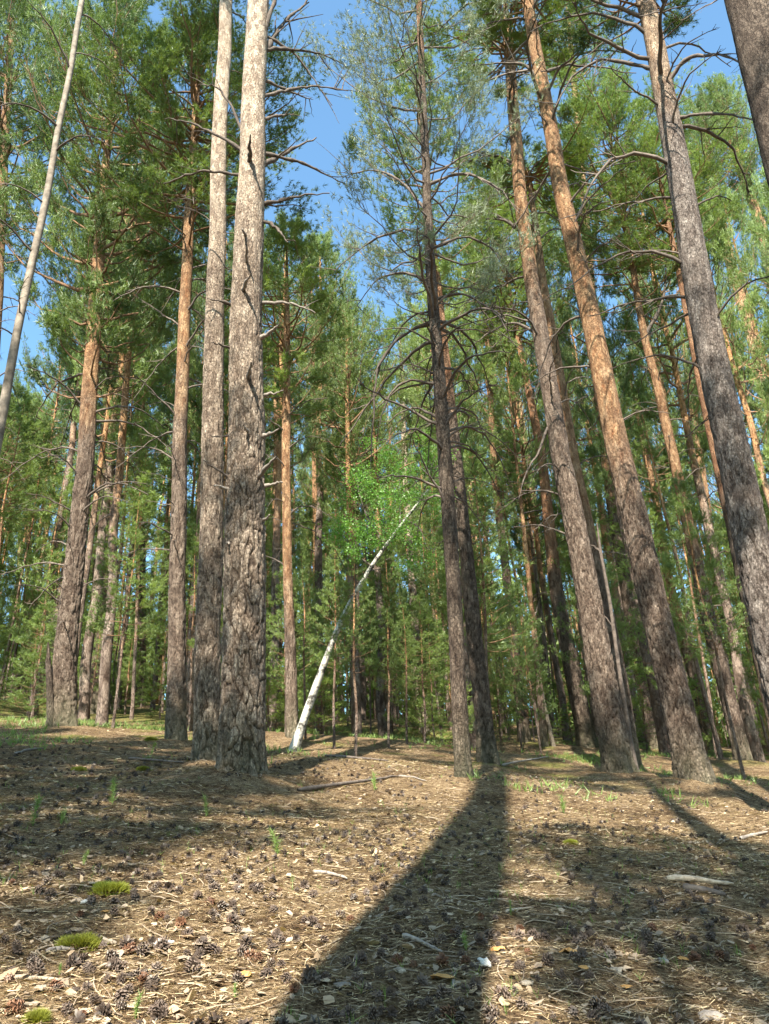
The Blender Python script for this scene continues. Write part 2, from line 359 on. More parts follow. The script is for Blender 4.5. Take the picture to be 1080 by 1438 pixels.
def trunk_mesh(name, P, R, nseg, dz, seed, mat, orange_h=8.0, orange_w=1.5, cell=0.07, depth=0.02, flare=0.36, top_dz=3.0, wob=0.02, fade0=None, attrs_hi=0.35):
    """P (k,3) axis points relative to the base, increasing z; R (k,) radii"""
    P = np.asarray(P, float); R = np.asarray(R, float)
    z0, z1 = P[0, 2], P[-1, 2]
    zs = [z0 - 0.35]
    while zs[-1] < z1: zs.append(zs[-1] + dz * (1 + (top_dz - 1) * min(1, max(0, (zs[-1] - z0)) / 12.0)))
    zs = np.array(zs); zs[-1] = z1
    x = np.interp(zs, P[:, 2], P[:, 0]); y = np.interp(zs, P[:, 2], P[:, 1]); r = np.interp(zs, P[:, 2], R)
    # smooth the axis
    for _ in range(2):
        g = np.linspace(z0, z1, 60); kern = np.array([1, 2, 3, 2, 1.]) / 9
        gx = np.interp(g, zs, x); gy = np.interp(g, zs, y)
        px = np.pad(gx, 2, mode='reflect', reflect_type='odd'); py = np.pad(gy, 2, mode='reflect', reflect_type='odd')
        gx = np.convolve(px, kern, 'valid'); gy = np.convolve(py, kern, 'valid')
        x = np.interp(zs, g, gx); y = np.interp(zs, g, gy)
    x = x + vn(zs / 1.7, zs * 0 + seed, 21) * wob * 2; y = y + vn(zs / 1.7, zs * 0 + seed, 22) * wob * 2
    hgt = np.maximum(zs - z0, 0)
    th = np.arange(nseg) * 2 * math.pi / nseg
    Z, TH = np.meshgrid(zs, th, indexing='ij')
    HG = Z - z0
    rr = r[:, None] * (1 + 0.035 * np.sin(3 * TH + seed) + 0.05 * vn(Z / 0.7, np.cos(TH + seed) * 1.3 + 5, seed))
    fl = flare * np.exp(-np.maximum(HG, 0) / 0.33)
    rr = rr * (1 + fl * (0.5 + 0.65 * np.cos(TH * 5 + seed + 1.5 * vn(Z * 2, TH * 0, seed)) * 0.8 + 0.3 * np.sin(TH * 3 + seed * 2)))
    rm = float(np.mean(R[:max(1, len(R) // 2)]))
    nu = max(5, int(round(2 * math.pi * rm / cell)))
    cu = TH / (2 * math.pi) * nu
    cwv = cell * 2.7
    w = vn(cu * 1.0, Z / cwv * 1.2, seed + 3)
    u2 = cu + 0.8 * np.where(True, vn(np.cos(TH) * 3 + 9, Z * 3.1 + np.sin(TH) * 3, seed + 1), 0)
    v2 = Z / cwv + 0.9 * vn(np.cos(TH) * 4 + 3, Z * 4 + np.sin(TH) * 4, seed + 2)
    F1, F2, ID = cells(np.mod(u2, nu), v2, nu, seed)
    e = F2 - F1
    e = e + 0.10 * vn(TH * rm / 0.03 + 9, Z / 0.05, seed + 8)
    plate = sstep(e, 0.02, 0.15)
    G1, G2, GI = cells(np.mod(u2 * 2.0, 2 * nu), v2 * 1.7 + 0.3 * ID, 2 * nu, seed + 40)
    sub = GI * sstep(G2 - G1, 0.0, 0.12)
    hi = sstep(HG, orange_h - orange_w, orange_h + orange_w)
    dep = depth * (1 - (1 - attrs_hi) * hi) * np.minimum(1, rr / (rm * 0.6))
    fine = vn(TH * rm / 0.02 + 50, Z / 0.045, seed + 5) if nseg > 60 else 0
    fade = (1 - 0.62 * sstep(HG, fade0, fade0 + 5.0)) if fade0 else 1.0
    dep = dep * fade
    rr = rr + dep * (plate * (0.6 + 0.5 * ID + 0.22 * sub) - 0.6) + dep * 0.25 * fine
    cx, cy = np.cos(TH), np.sin(TH)
    V = np.stack([x[:, None] + rr * cx, y[:, None] + rr * cy, Z], -1).reshape(-1, 3)
    n = len(zs); idx = np.arange(n * nseg).reshape(n, nseg)
    a = idx[:-1]; b = idx[1:]
    F = np.stack([a, np.roll(a, -1, 1), np.roll(b, -1, 1), b], -1).reshape(-1, 4)
    pl = 1 - (1 - sstep(e, 0.0, 0.2)) * (1 - 0.55 * hi) * (fade if fade0 else 1)
    return make_mesh(name, V, [F], [mat], attrs={'plate': pl, 'cell': 0.55 * ID + 0.45 * GI, 'orange': hi})

# ------------------------------------------------------------------ crown geometry
def crown_mesh(name, seed, L, R, n_limb, mats, prof='mature', n_twig=11, n_tuft=6, n_needle=8, nlen=0.11, nw=0.014, limb_r=0.035, bare=0.3, limb_pts=7, spread=0.55, twig_f=0.34):
    rng = np.random.default_rng(seed)
    LP, LR, TP, TR, pos, dr, tone = [], [], [], [], [], [], []
    for i in range(n_limb):
        t = (i + rng.uniform(0, 1)) / n_limb
        az = i * 2.399 + rng.normal(0, 0.5)
        if prof == 'mature':
            pr = (0.45 + 0.75 * t / 0.35) if t < 0.35 else 1.2 * max(0.12, (1 - (t - 0.35) / 0.65)) ** 0.7
            rise0 = 0.15 + 0.7 * t
        elif prof == 'young':
            pr = max(0.07, 1 - t) ** 0.75 * (0.65 + 0.35 * min(1, t / 0.12)); rise0 = 0.12 + 0.75 * t
        else:
            pr = 0.9 - 0.45 * abs(t - 0.5); rise0 = 0.0 + 0.6 * t
        ln = R * pr * rng.uniform(0.55, 1.2)
        z = L * t
        k = np.linspace(0, 1, limb_pts)
        bend = rng.normal(0, 0.3)
        aa = az + bend * k
        out = ln * (k ** 0.95)
        droop = rng.uniform(-0.12, 0.12)
        dz = ln * (rise0 * k + (0.28 + droop) * k * k - (0.35 if prof != 'young' else 0.15) * k * (1 - k))
        p = np.stack([out * np.cos(aa), out * np.sin(aa), z + dz], -1)
        p += rng.normal(0, 0.02 * ln, p.shape) * (k[:, None] > 0)
        LP.append(p); LR.append(limb_r * (ln / R + 0.15) * (1 - 0.85 * k))
        nt_ = max(3, int(n_twig * (0.4 + 0.6 * ln / R)))
        s = bare + (1 - bare) * np.sqrt(rng.uniform(0, 1, nt_)); s[0] = 1.0
        b = np.stack([np.interp(s, k, p[:, j]) for j in range(3)], -1)
        s2 = np.maximum(s - 0.1, 0); b2 = np.stack([np.interp(s2, k, p[:, j]) for j in range(3)], -1)
        ax = unit(b - b2)
        sd = np.cross(ax, [0, 0, 1.0]); sd = unit(sd) * rng.choice([-1, 1], nt_)[:, None]
        d = unit(ax * 0.75 + sd * rng.uniform(0.1, 1.0, nt_)[:, None] + np.array([0, 0, 1]) * rng.uniform(-0.05, 0.55, nt_)[:, None])
        tl = ln * twig_f * rng.uniform(0.5, 1.2, nt_) * (1.15 - 0.6 * s) + 0.1
        kk = np.linspace(0, 1, 4)
        tp = b[:, None] + d[:, None] * (tl[:, None, None] * kk[None, :, None]) + np.array([0, 0, 1.0]) * (tl[:, None, None] * 0.22 * kk[None, :, None] ** 2)
        TP.append(tp); TR.append(np.repeat((0.006 * (1 - 0.7 * kk))[None], nt_, 0) * limb_r / 0.035)
        q = 1.08 - 0.65 * rng.uniform(0, 1, (nt_, n_tuft)) ** 1.4
        pp = b[:, None] + d[:, None] * (tl[:, None] * q)[..., None] + np.array([0, 0, 1.0]) * (tl[:, None] * 0.22 * q * q)[..., None]
        pp += rng.normal(0, 0.05 + 0.025 * ln, pp.shape)
        dd = unit(d[:, None] + rng.normal(0, 0.45, pp.shape) + np.array([0, 0, 0.35]))
        pos.append(pp.reshape(-1, 3)); dr.append(dd.reshape(-1, 3))
        tone.append(np.full(nt_ * n_tuft, rng.uniform(0, 0.6)))
    pos = np.concatenate(pos); dr = np.concatenate(dr); tone = np.concatenate(tone)
    V1, F1 = tufts(pos, dr, n_needle, nlen, nw, spread, rng)
    tn = np.repeat(tone + rng.uniform(0, 0.4, len(tone)), n_needle * 3)
    V2, F2 = tubes(np.array(LP), np.array(LR), 5)
    TPc = np.concatenate(TP); V3, F3 = tubes(TPc, np.concatenate(TR), 3)
    V = np.concatenate([V1, V2, V3])
    tn = np.concatenate([tn, np.zeros(len(V2) + len(V3))])
    return make_mesh(name, V, [F1, F2 + len(V1), F3 + len(V1) + len(V2)], mats, [0, 1, 1], {'tone': tn}, smooth=[False, True, True])

def dead_branch_mesh(name, seed, mat, twigs=7, sag=0.25, r0=0.016, curl=0.5, side_len=0.35, K=5):
    rng = np.random.default_rng(seed)
    k = np.linspace(0, 1, 11)
    a = curl * rng.uniform(-1, 1) * k ** 1.3
    p = np.stack([np.cumsum(np.cos(a)) / 11, np.cumsum(np.sin(a)) / 11, -sag * k * k + 0.12 * np.sin(k * 3.1)], -1); p -= p[0]
    p[1:] += rng.normal(0, 0.006, (10, 3))
    V, F = tubes(p[None], (r0 * (1 - 0.85 * k) ** 0.9 + 0.0012)[None], K)
    TP = []; TRr = []
    for i in range(twigs):
        s = rng.uniform(0.2, 0.97); b = np.array([np.interp(s, k, p[:, j]) for j in range(3)])
        d = unit(np.array([rng.uniform(0.3, 1), rng.choice([-1, 1]) * rng.uniform(0.3, 1), rng.uniform(-0.5, 0.5)]))
        ln = side_len * rng.uniform(0.3, 1) * (1.1 - 0.5 * s); kk = np.linspace(0, 1, 5)
        TP.append(b + d * ln * kk[:, None] + np.array([0.0, 0, 1]) * (rng.uniform(-0.3, 0.2) * ln * kk ** 2)[:, None] + rng.normal(0, 0.01 * 1, (5, 3)) * kk[:, None])
        TRr.append(r0 * 0.35 * (1 - 0.8 * kk) + 0.0008)
    if TP:
        V2, F2 = tubes(np.array(TP), np.array(TRr), 3)
        F = np.concatenate([F, F2 + len(V)]); V = np.concatenate([V, V2])
    return make_mesh(name, V, [F], [mat])

NM = [M['needle'], M['limb']]; YM = [M['needle_y'], M['limb']]; GM = [M['needle_g'], M['deadwood']]
MATURE = [crown_mesh('mature crown', 100 + i, 9.0, 2.4, 56, NM, 'mature', n_twig=14, n_tuft=11, n_needle=15, nlen=0.13, nw=0.0125) for i in range(3)]
YOUNGM = [crown_mesh('slender crown', 140 + i, 8.5, 1.7, 58, YM, 'mature', n_twig=10, n_tuft=10, n_needle=15, nlen=0.13, nw=0.0135, limb_r=0.022) for i in range(3)]
SPARSE = [crown_mesh('sparse crown', 160 + i, 10.0, 2.3, 66, GM, 'sparse', n_twig=18, n_tuft=7, n_needle=12, nlen=0.11, nw=0.009, limb_r=0.022, bare=0.35, spread=0.7, twig_f=0.5) for i in range(2)]
YOUNG = [crown_mesh('young pine crown', 180 + i, 6.5, 1.35, 62, YM, 'young', n_twig=8, n_tuft=6, n_needle=12, nlen=0.13, nw=0.013, limb_r=0.014, bare=0.25) for i in range(4)]
DEAD = [dead_branch_mesh('dead branch', 200 + i, M['deadwood'], twigs=[5, 9, 12, 7, 3, 10][i], sag=[0.35, 0.1, 0.5, -0.15, 0.2, 0.65][i], curl=[.4, .9, .6, .8, .5, 1.0][i]) for i in range(6)]

# ------------------------------------------------------------------ trees measured from the photograph
class Tr: pass

def solve_axis(pts, H):
    """pts: [(px,py,w)] from base up -> base point, axis points relative to base, radii, function px y->height"""
    bx, by, bw = pts[0]
    B = hit(bx, by)
    h = np.array([B[0], B[1]]) - CP[:2]; h = h / np.linalg.norm(h); n3 = np.array([h[0], h[1], 0])
    P, R = [], []
    for (x, y, w) in pts:
        d = ray(x, y); t = ((B - CP) @ n3) / (d @ n3); q = CP + d * t
        P.append(q - B); R.append(w * 0.435 * ((q - CP) @ FW) / FPX)
    P = np.array(P); R = np.array(R)
    P[0] = 0
    if H > 0: H = max(H, P[-1, 2] + 1.5)
    if P[-1, 2] < H:
        k = -1; dv = P[-1] - P[max(0, len(P) - 3)]; sl = dv / dv[2]
        sl[:2] = np.clip(sl[:2], -0.12, 0.12)
        top = P[-1] + sl * (H - P[-1, 2]) * 0.8; top[2] = H
        mid = P[-1] * 0.5 + top * 0.5
        P = np.vstack([P, mid, top]); R = np.append(R, [R[-1] * 0.6, 0.02])
    def hy(y):
        x = np.interp(-y, [-p[1] for p in pts], [p[0] for p in pts])
        d = ray(x, y); t = ((B - CP) @ n3) / (d @ n3); return (CP + d * t - B)[2]
    return B, P, R, hy

BR_RNG = random.Random(77)

def axis_at(P, R, z):
    return np.array([np.interp(z, P[:, 2], P[:, 0]), np.interp(z, P[:, 2], P[:, 1]), z]), float(np.interp(z, P[:, 2], R))

def add_dead(root, P, R, z0, z1, n, scale=(0.8, 2.0), variants=None, az=None):
    for i in range(n):
        z = z0 + (z1 - z0) * (i + BR_RNG.random()) / n
        c, r = axis_at(P, R, z)
        a = BR_RNG.uniform(0, 2 * math.pi) if az is None else BR_RNG.uniform(*az)
        s = BR_RNG.uniform(*scale) * (0.6 + 0.5 * (z - z0) / max(0.1, z1 - z0))
        c = c + np.array([math.cos(a), math.sin(a), 0]) * r * 0.75
        me = DEAD[BR_RNG.randrange(6)] if variants is None else DEAD[BR_RNG.choice(variants)]
        link('branch', me, root, tuple(c), (BR_RNG.uniform(-.4, .4), BR_RNG.uniform(-0.5, 0.15), a), (s, s, s))

TREES = []
def pine(pts, oy, cy, H, label, bark='pine', crown='mature', dead=10, dead_from=None, cs=1.0, dscale=(0.8, 2.0), group='tall pine trunks in the foreground and middle of the wood', name='pine_tree', cat='pine tree', mound=0.06, depth=None, cut=False, big=None, top_y=None, extra=0):
    B, P, R, hy = solve_axis(pts, H)
    if top_y: H = hy(top_y); B, P, R, hy = solve_axis(pts, H)
    H = P[-1, 2]; w = pts[0][2]
    oh = hy(oy) if oy is not None else 99
    seed = len(TREES) * 3 + 5
    if cut:
        P = P[:len(pts)]; R = R[:len(pts)]
    if big: nseg, dz, tdz = big
    elif w >= 36: nseg, dz, tdz = 76, 0.04, 3.0
    elif w >= 20: nseg, dz, tdz = 36, 0.06, 3
    else: nseg, dz, tdz = 18, 0.12, 3
    cell = 0.092 if w >= 60 else 0.08 if w >= 36 else (0.09 if w >= 20 else 0.13)
    dpt = depth if depth is not None else (0.036 if w >= 36 else 0.03)
    dpt = min(dpt, R[0] * 0.14)
    root = link(name, None, loc=tuple(B), label=label, cat=cat, group=group)
    me = trunk_mesh('trunk', P, R, nseg, dz, seed, M[bark], oh, 1.6, cell, dpt, top_dz=tdz, fade0=(3.0 if w >= 60 else 4.5))
    link('trunk', me, root)
    ch = hy(cy) if cy is not None else H * 0.7
    if crown:
        src = {'mature': MATURE, 'slim': YOUNGM, 'sparse': SPARSE, 'young': YOUNG}[crown]
        me = src[len(TREES) % len(src)]
        base_L = {'mature': 9.0, 'slim': 8.5, 'sparse': 10.0, 'young': 6.5}[crown]
        c, r = axis_at(P, R, ch); top, _ = axis_at(P, R, H)
        ax = Vector(top - c); q = ax.to_track_quat('Z', 'Y')
        L = ax.length; q = q @ Matrix.Rotation(BR_RNG.uniform(0, 6.28), 3, 'Z').to_quaternion()
        link('crown', me, root, tuple(c), q.to_euler(), (cs, cs, L / base_L))
        if extra:
            me = src[(len(TREES) + 1) % len(src)]; c2, _ = axis_at(P, R, ch - 1.5)
            q2 = ax.to_track_quat('Z', 'Y') @ Matrix.Rotation(2.1, 3, 'Z').to_quaternion()
            link('crown', me, root, tuple(c2), q2.to_euler(), (cs * extra, cs * extra, (L + 1) / base_L))
    if dead:
        add_dead(root, P, R, hy(dead_from) if dead_from else ch * 0.45, ch * 1.05, dead, dscale)
    MOUNDS.append((B[0], B[1], mound * 1.5, max(0.5, R[0] * 2.8)))
    MOUNDS.append((B[0] + .3 * math.sin(seed), B[1] - .35, mound * 0.7, max(0.6, R[0] * 3.5)))
    t = Tr(); t.B, t.P, t.R, t.hy, t.root, t.pts = B, P, R, hy, root, pts; TREES.append(t)
    return t

# the main pine and its neighbour
main = pine([(340, 1106, 74), (343, 1040, 70), (344, 950, 67), (346, 750, 62), (347, 600, 56), (347, 450, 50), (351, 300, 45), (357, 150, 38), (364, 0, 33)], 300, -190, 22.5,
     'thickest pine, straight flaky trunk with dead branch stubs, left of centre in front', 'pale', dead=0, big=(168, 0.019, 3.2), depth=0.046, mound=0.1)
t6 = pine([(291, 1077, 42), (291, 950, 40), (295, 800, 37), (300, 550, 32), (304, 350, 27), (309, 170, 23), (318, 0, 20)], 330, -90, 22,
     'straight pine close behind the thickest trunk on its left, grey below and pale above', 'pale', dead=8, dead_from=420, dscale=(.6, 1.4), depth=0.026)
t5 = pine([(246, 1046, 32), (249, 900, 27), (251, 750, 24), (255, 560, 21), (262, 400, 18), (270, 230, 14), (276, 130, 10)], 560, 300, 20.5,
     'slim pine with grey foot and orange top, left of the two thick central trunks', 'pine', dead=30, dead_from=800, cs=1.15, dscale=(1, 2.2), extra=1.1)
t2 = pine([(87, 1026, 42), (92, 900, 33), (108, 760, 28), (119, 650, 26), (131, 480, 23), (141, 330, 17), (152, 200, 11)], 590, 500, 24,
     'dark double-topped pine beside a broken grey stump at the left edge', 'pine', dead=34, dead_from=900, cs=1.15, dscale=(1, 2.4), extra=1.1)
t3 = pine([(138, 1006, 36), (145, 800, 28), (152, 620, 23), (158, 480, 16), (166, 380, 12)], 650, 560, 25,
     'dark pine with flared foot and rusty middle, second big trunk from the left edge', 'dark', dead=30, dead_from=850, cs=1.2, dscale=(1, 2.4), extra=1.1)
t4 = pine([(197, 992, 17), (198, 800, 15), (196, 640, 13), (192, 520, 10)], 660, 640, 26,
     'thinner pine standing farther back between the dark rusty trunk and the slim orange-topped one', 'pine', dead=24, dead_from=900, dscale=(1, 2.6), cs=1.1, extra=1.1)
t1 = pine([(-88, 1060, 24), (-60, 880, 19), (0, 610, 15), (22, 470, 13), (62, 290, 11), (90, 140, 9), (116, 0, 8)], None, -150, 21,
     'pale smooth leaning trunk crossing the upper left corner', 'smoothbark', crown='slim', dead=14, dead_from=600, cs=0.8, name='leaning_tree', cat='tree', depth=0.003)
t10 = pine([(650, 1103, 26), (643, 950, 24), (636, 800, 23), (622, 600, 21), (607, 400, 17), (598, 250, 13), (592, 100, 11), (587, 0, 9)], 60, 450, 21,
     'dark slender pine in the centre with thin bare curved twigs and grey-green crown', 'dark', crown='sparse', dead=44, dead_from=720, dscale=(1.0, 2.4), cs=1.0)  # dark bark tone partly stands in for shade on this trunk
t11 = pine([(688, 1080, 32), (679, 1000, 27), (670, 930, 25), (654, 760, 21), (641, 650, 19), (632, 560, 15)], 560, 420, 20,
     'brown pine leaning behind the dark slender central one, its foot to the right', 'dark', crown='slim', dead=8)
t12 = pine([(737, 1046, 19), (722, 900, 15), (706, 760, 12), (694, 660, 11), (686, 500, 8)], 720, 560, 21,
     'thin reddish pine with pale foot between the central pair and the double trunk', 'pine', crown='slim', dead=12)
t13 = pine([(826, 1053, 31), (812, 980, 27), (800, 930, 25), (781, 830, 21), (762, 650, 15), (745, 560, 12), (728, 480, 9)], 800, 470, 24,
     'dark pine with orange top, left behind the leaning pair right of centre', 'dark', dead=18, cs=1.15, extra=1.1)
t14 = pine([(872, 1092, 48), (852, 980, 43), (841, 930, 41), (812, 760, 34), (781, 600, 29), (761, 475, 25), (735, 320, 21), (725, 200, 19), (713, 40, 16)], 390, 90, 23,
     'thick leaning pine with dark lower trunk right of centre, a slim dead pole beside it', 'pine', dead=36, dead_from=760, dscale=(1.2, 2.8), cs=1.1)
t15 = pine([(888, 1078, 30), (862, 920, 26), (828, 760, 22), (806, 650, 19), (781, 500, 16), (764, 415, 14), (750, 300, 10)], 770, 260, 20,
     'bright rust-red pine rising just behind the thick leaning one', 'pine', dead=30, dead_from=800)
t16 = pine([(981, 1116, 58), (967, 1050, 50), (946, 960, 45), (915, 830, 42), (880, 680, 38), (850, 540, 34), (825, 420, 30), (800, 320, 27), (780, 220, 24), (760, 110, 21), (740, 0, 18)], 640, 20, 23,
     'big leaning pine with bright orange upper trunk on a litter mound, right foreground', 'pine', dead=26, dead_from=600, dscale=(1.2, 2.8), mound=0.12)
t17 = pine([(922, 1056, 24), (900, 955, 22), (884, 850, 20), (860, 715, 17), (840, 560, 14), (830, 400, 12), (821, 280, 11), (812, 180, 10), (798, 30, 8)], 700, 200, 24,
     'slim leaning pine behind the bright orange trunk, dark below and pale tan above', 'pine', dead=34, dead_from=850)
t18 = pine([(1046, 1074, 26), (1016, 955, 23), (995, 870, 21), (975, 780, 19), (955, 680, 17), (935, 590, 15), (907, 480, 12), (892, 400, 10), (884, 340, 8)], 780, 380, 25,
     'slim pine with orange top next right of the bright orange trunk', 'pine', dead=22, cs=1.2, extra=1.1)
t19 = pine([(1088, 1062, 26), (1045, 955, 22), (1020, 870, 19), (997, 760, 16), (982, 640, 13), (966, 520, 10)], 800, 500, 27,
     'narrow orange-topped pine left of the big grey leaning trunk', 'pine', dead=14)
t20 = pine([(1004, 1056, 20), (962, 905, 15), (941, 820, 13), (921, 700, 11), (901, 610, 9)], 900, 560, 22,
     'thin bright orange trunk seen between the orange giant and its slim neighbour', 'pine', crown='slim', dead=10)
t21 = pine([(1156, 1160, 74), (1120, 1040, 66), (1070, 830, 57), (1040, 695, 51), (1010, 555, 46), (988, 450, 44), (955, 250, 37), (930, 125, 32), (907, 0, 28)], 150, 30, 22,
     'big leaning grey pine at the right edge, tan towards its top', 'grey', dead=24, dead_from=600, mound=0.1, dscale=(1.2, 2.8))
t22 = pine([(1352, 1215, 120), (1230, 690, 96), (1130, 280, 84), (1083, 110, 78), (1056, 0, 74)], None, -700, 21,
     'huge dark scaly trunk cutting the top right corner', 'dark', dead=9, dead_from=150, depth=0.03, mound=0.0)
t23 = pine([(1250, 1066, 26), (1120, 560, 20), (1070, 320, 17), (1040, 235, 15), (1008, 140, 12)], 700, 300, 27,
     'orange pine trunk leaning out of the right edge high up', 'pine', dead=16, cs=1.3, extra=1.1, dscale=(1, 2.4))
t24 = pine([(1196, 1062, 30), (1130, 800, 24), (1080, 560, 20), (1056, 470, 18), (1030, 385, 16), (1005, 280, 14), (984, 160, 12)], 800, 330, 27,
     'long orange trunk curving down to the right behind the big grey pine', 'pine', dead=22, cs=1.3, extra=1.1, dscale=(1, 2.4))
t25 = pine([(1130, 1045, 15), (1072, 690, 11), (1060, 620, 10), (1045, 550, 9), (1030, 480, 8)], 900, 440, 21,
     'thin far orange trunk right of the big grey pine', 'pine', crown='slim', dead=8)
t26 = pine([(1106, 1082, 30), (1066, 905, 26), (1040, 780, 24), (1018, 690, 21), (990, 555, 18), (975, 480, 14)], 700, 380, 21,
     'dull red-brown pine hugging the left side of the big grey trunk', 'dark', dead=10)
t28 = pine([(775, 1000, 14), (757, 760, 12), (741, 650, 11), (728, 560, 9)], 840, 600, 21,
     'small pale orange trunk in the gap of sky left of the leaning pair', 'pine', crown='slim', dead=8)
t8 = pine([(411, 1042, 20), (408, 920, 17), (404, 800, 15), (402, 600, 14), (403, 480, 11)], 830, 590, 20.5,
     'bright orange slender pine with light green crown just right of the thickest trunk', 'pine', crown='slim', dead=12, cs=1.15, top_y=335)
t8b = pine([(392, 1010, 13), (386, 800, 11), (388, 640, 9)], 820, 560, 20,
     'thin crooked brown trunk between the thickest pine and the bright orange one', 'pine', crown='slim', dead=8, top_y=400)
t8c = pine([(450, 1010, 12), (446, 850, 10), (442, 640, 9)], 830, 600, 22,
     'thin pink-grey trunk, first right of the bright orange slender pine', 'pine', crown='slim', dead=10, top_y=345, cs=1.2)
t8d = pine([(462, 1005, 8), (460, 850, 7), (456, 640, 6)], 950, 600, 22,
     'very thin orange trunk second right of the bright orange slender pine', 'pine', crown='slim', dead=8, top_y=420)
t9 = pine([(596, 1032, 16), (586, 930, 14), (577, 790, 11), (568, 650, 9), (564, 520, 7)], 800, 560, 20,
     'slender pine with pink-white foot on a pale litter patch in the middle distance', 'pale', crown='slim', dead=14, top_y=455)

t31 = pine([(-36, 1010, 30), (-22, 700, 24), (-4, 400, 18), (6, 200, 14), (16, 40, 10)], 560, 330, 23,
     'pine at the left edge whose reddish upper trunk shows only at the top left', 'pine', dead=20, cs=1.2, dscale=(1, 2.4), extra=1.2)
# more measured, slighter trunks of the middle distance
EXTRA = [
    ([(36, 965, 9), (40, 730, 7), (44, 600, 5)], 900, 660, 16, 'thin orange trunk far back near the left edge'),
    ([(22, 960, 7), (28, 740, 6)], 900, 640, 16, 'thinnest pale trunk far back at the left edge'),
    ([(765, 1050, 12), (752, 900, 9), (741, 800, 7)], 900, 700, 17, 'thin grey trunk left of the dark orange-topped pine'),
    ([(1000, 1045, 14), (965, 960, 12), (940, 850, 10)], 1000, 640, 20, 'thin brown trunk behind the foot of the orange giant'),
    ([(960, 1040, 14), (925, 900, 11), (905, 800, 9)], 900, 650, 20, 'thin rusty trunk glimpsed behind the bright orange giant on its left'),
    ([(1068, 1052, 12), (1046, 960, 11), (1015, 860, 9)], 1000, 640, 20, 'thin sunlit trunk between the two slim orange-topped pines at right'),
    ([(525, 1005, 9), (522, 850, 8), (520, 700, 6)], 900, 700, 16, 'thin straight trunk in the young trees right of the leaning birch'),
    ([(630, 1005, 9), (618, 850, 7), (610, 700, 6)], 900, 700, 17, 'thin trunk in the young trees left of the dark central pine'),
]
for pts, oy, cy, H, lb in EXTRA:
    pine(pts, oy, cy, H, lb, 'pine', crown='slim', dead=8, cs=0.8, mound=0.0)

# pines behind the camera whose shadows lie on the ground in view
def unseen_pine(x, y, r, H, ch, lean, label, cs=1.0, crown='mature', rz=0.0):
    z = float(ground_base(x, y)); root = link('pine_tree', None, loc=(x, y, z), label=label, cat='pine tree', group='pines standing behind the viewpoint')
    P = np.array([[0, 0, 0], [lean[0] * .5, lean[1] * .5, H * .5], [lean[0], lean[1], H]]); R = np.array([r, r * .78, 0.03])
    link('trunk', trunk_mesh('trunk', P, R, 24, 0.15, int(abs(x * 7) + 3), M['pine'], 8, 1.5, 0.1, 0.02), root)
    if crown:
        me = (MATURE if crown == 'mature' else YOUNGM)[int(abs(x * 3 + y)) % 3]
        c, _ = axis_at(P, R, ch); link('crown', me, root, tuple(c), (0, 0, rz), (cs, cs, (H - ch) / 9.0))
    add_dead(root, P, R, ch * 0.6, ch, 8)
    return root
AZ = np.array([math.sin(SUN_AZ), math.cos(SUN_AZ)])
def on_line(px, py, s):
    p = hit(px, py); return p[0] - AZ[0] * s, p[1] - AZ[1] * s
SHADERS = [
    (on_line(540, 1420, 5.0), 0.40, 24, 19, (0, 0), 1.0, 0.3, 'pine behind the viewpoint, the one whose shadow runs up to the central pine'),
    (on_line(1075, 1212, 9.0), 0.26, 22, 17, (0, 0), 0.9, 1.3, 'pine behind the viewpoint to the right, shading the thick leaning pair'),
    (on_line(-340, 1318, 11.2), 0.12, 17, 11, (0, 0), 0.5, 2.3, 'pine behind the viewpoint on the left, shading the lower left corner'),
    (on_line(-20, 1075, 10.3), 0.14, 17.5, 11.5, (0, 0), 1.1, 0.9, 'pine behind the viewpoint, second on the left'),
    (on_line(40, 1130, 10.2), 0.10, 15.5, 10.8, (0, 0), 1.0, 3.3, 'pine behind the viewpoint, fifth on the left'),
    (on_line(-90, 1150, 10.2), 0.10, 15.5, 10.5, (0, 0), 1.0, 5.3, 'pine behind the viewpoint, farthest left'),
    (on_line(110, 1100, 9.6), 0.12, 15.2, 11, (0, 0), 0.95, 1.9, 'pine behind the viewpoint, third on the left'),
    (on_line(120, 1062, 10.2), 0.12, 16.5, 11.5, (0, 0), 1.0, 4.9, 'pine behind the viewpoint, fourth on the left'),
    (on_line(1090, 1410, 11.2), 0.12, 17, 10.5, (0, 0), 0.55, 4.0, 'pine behind the viewpoint, shading the lower right corner'),
    (on_line(890, 1290, 12.1), 0.10, 19, 13.5, (0, 0), 0.42, 5.0, 'pine farther behind the viewpoint, slightly right'),
    (on_line(1120, 1290, 12.0), 0.12, 18, 11, (0, 0), 0.7, 3.0, 'pine farther behind the viewpoint, far right'),
]
for (xy, r, H, ch, lean, cs, rz, lb) in SHADERS:
    unseen_pine(xy[0], xy[1], r, H, ch, lean, lb, cs, rz=rz)

ring = random.Random(4)
spots = [(ring.uniform(-28, -9.5), ring.uniform(-16, 2)) for _ in range(18)] + [(ring.uniform(9.5, 30), ring.uniform(-16, 4)) for _ in range(18)] + [(ring.uniform(-30, 30), ring.uniform(-50, -26)) for _ in range(34)]
for k, (x, y) in enumerate(spots):
    z = float(ground_base(x, y)); root = link('pine_tree', None, loc=(x, y, z), label='tall pine of the same wood standing around and behind the viewpoint', cat='pine tree', group='pines around the viewpoint')
    if k == 0:
        ringt = trunk_mesh('trunk', [[0, 0, 0], [.1, .1, 10], [0, 0, 20]], [.2, .15, .03], 16, .3, 77, M['pine'], 8, 1.5, .1, .02)
    link('trunk', ringt, root); link('crown', MATURE[k % 3], root, (0, 0, 8.3), (0, 0, ring.uniform(0, 6)), (1.5, 1.5, 1.3))
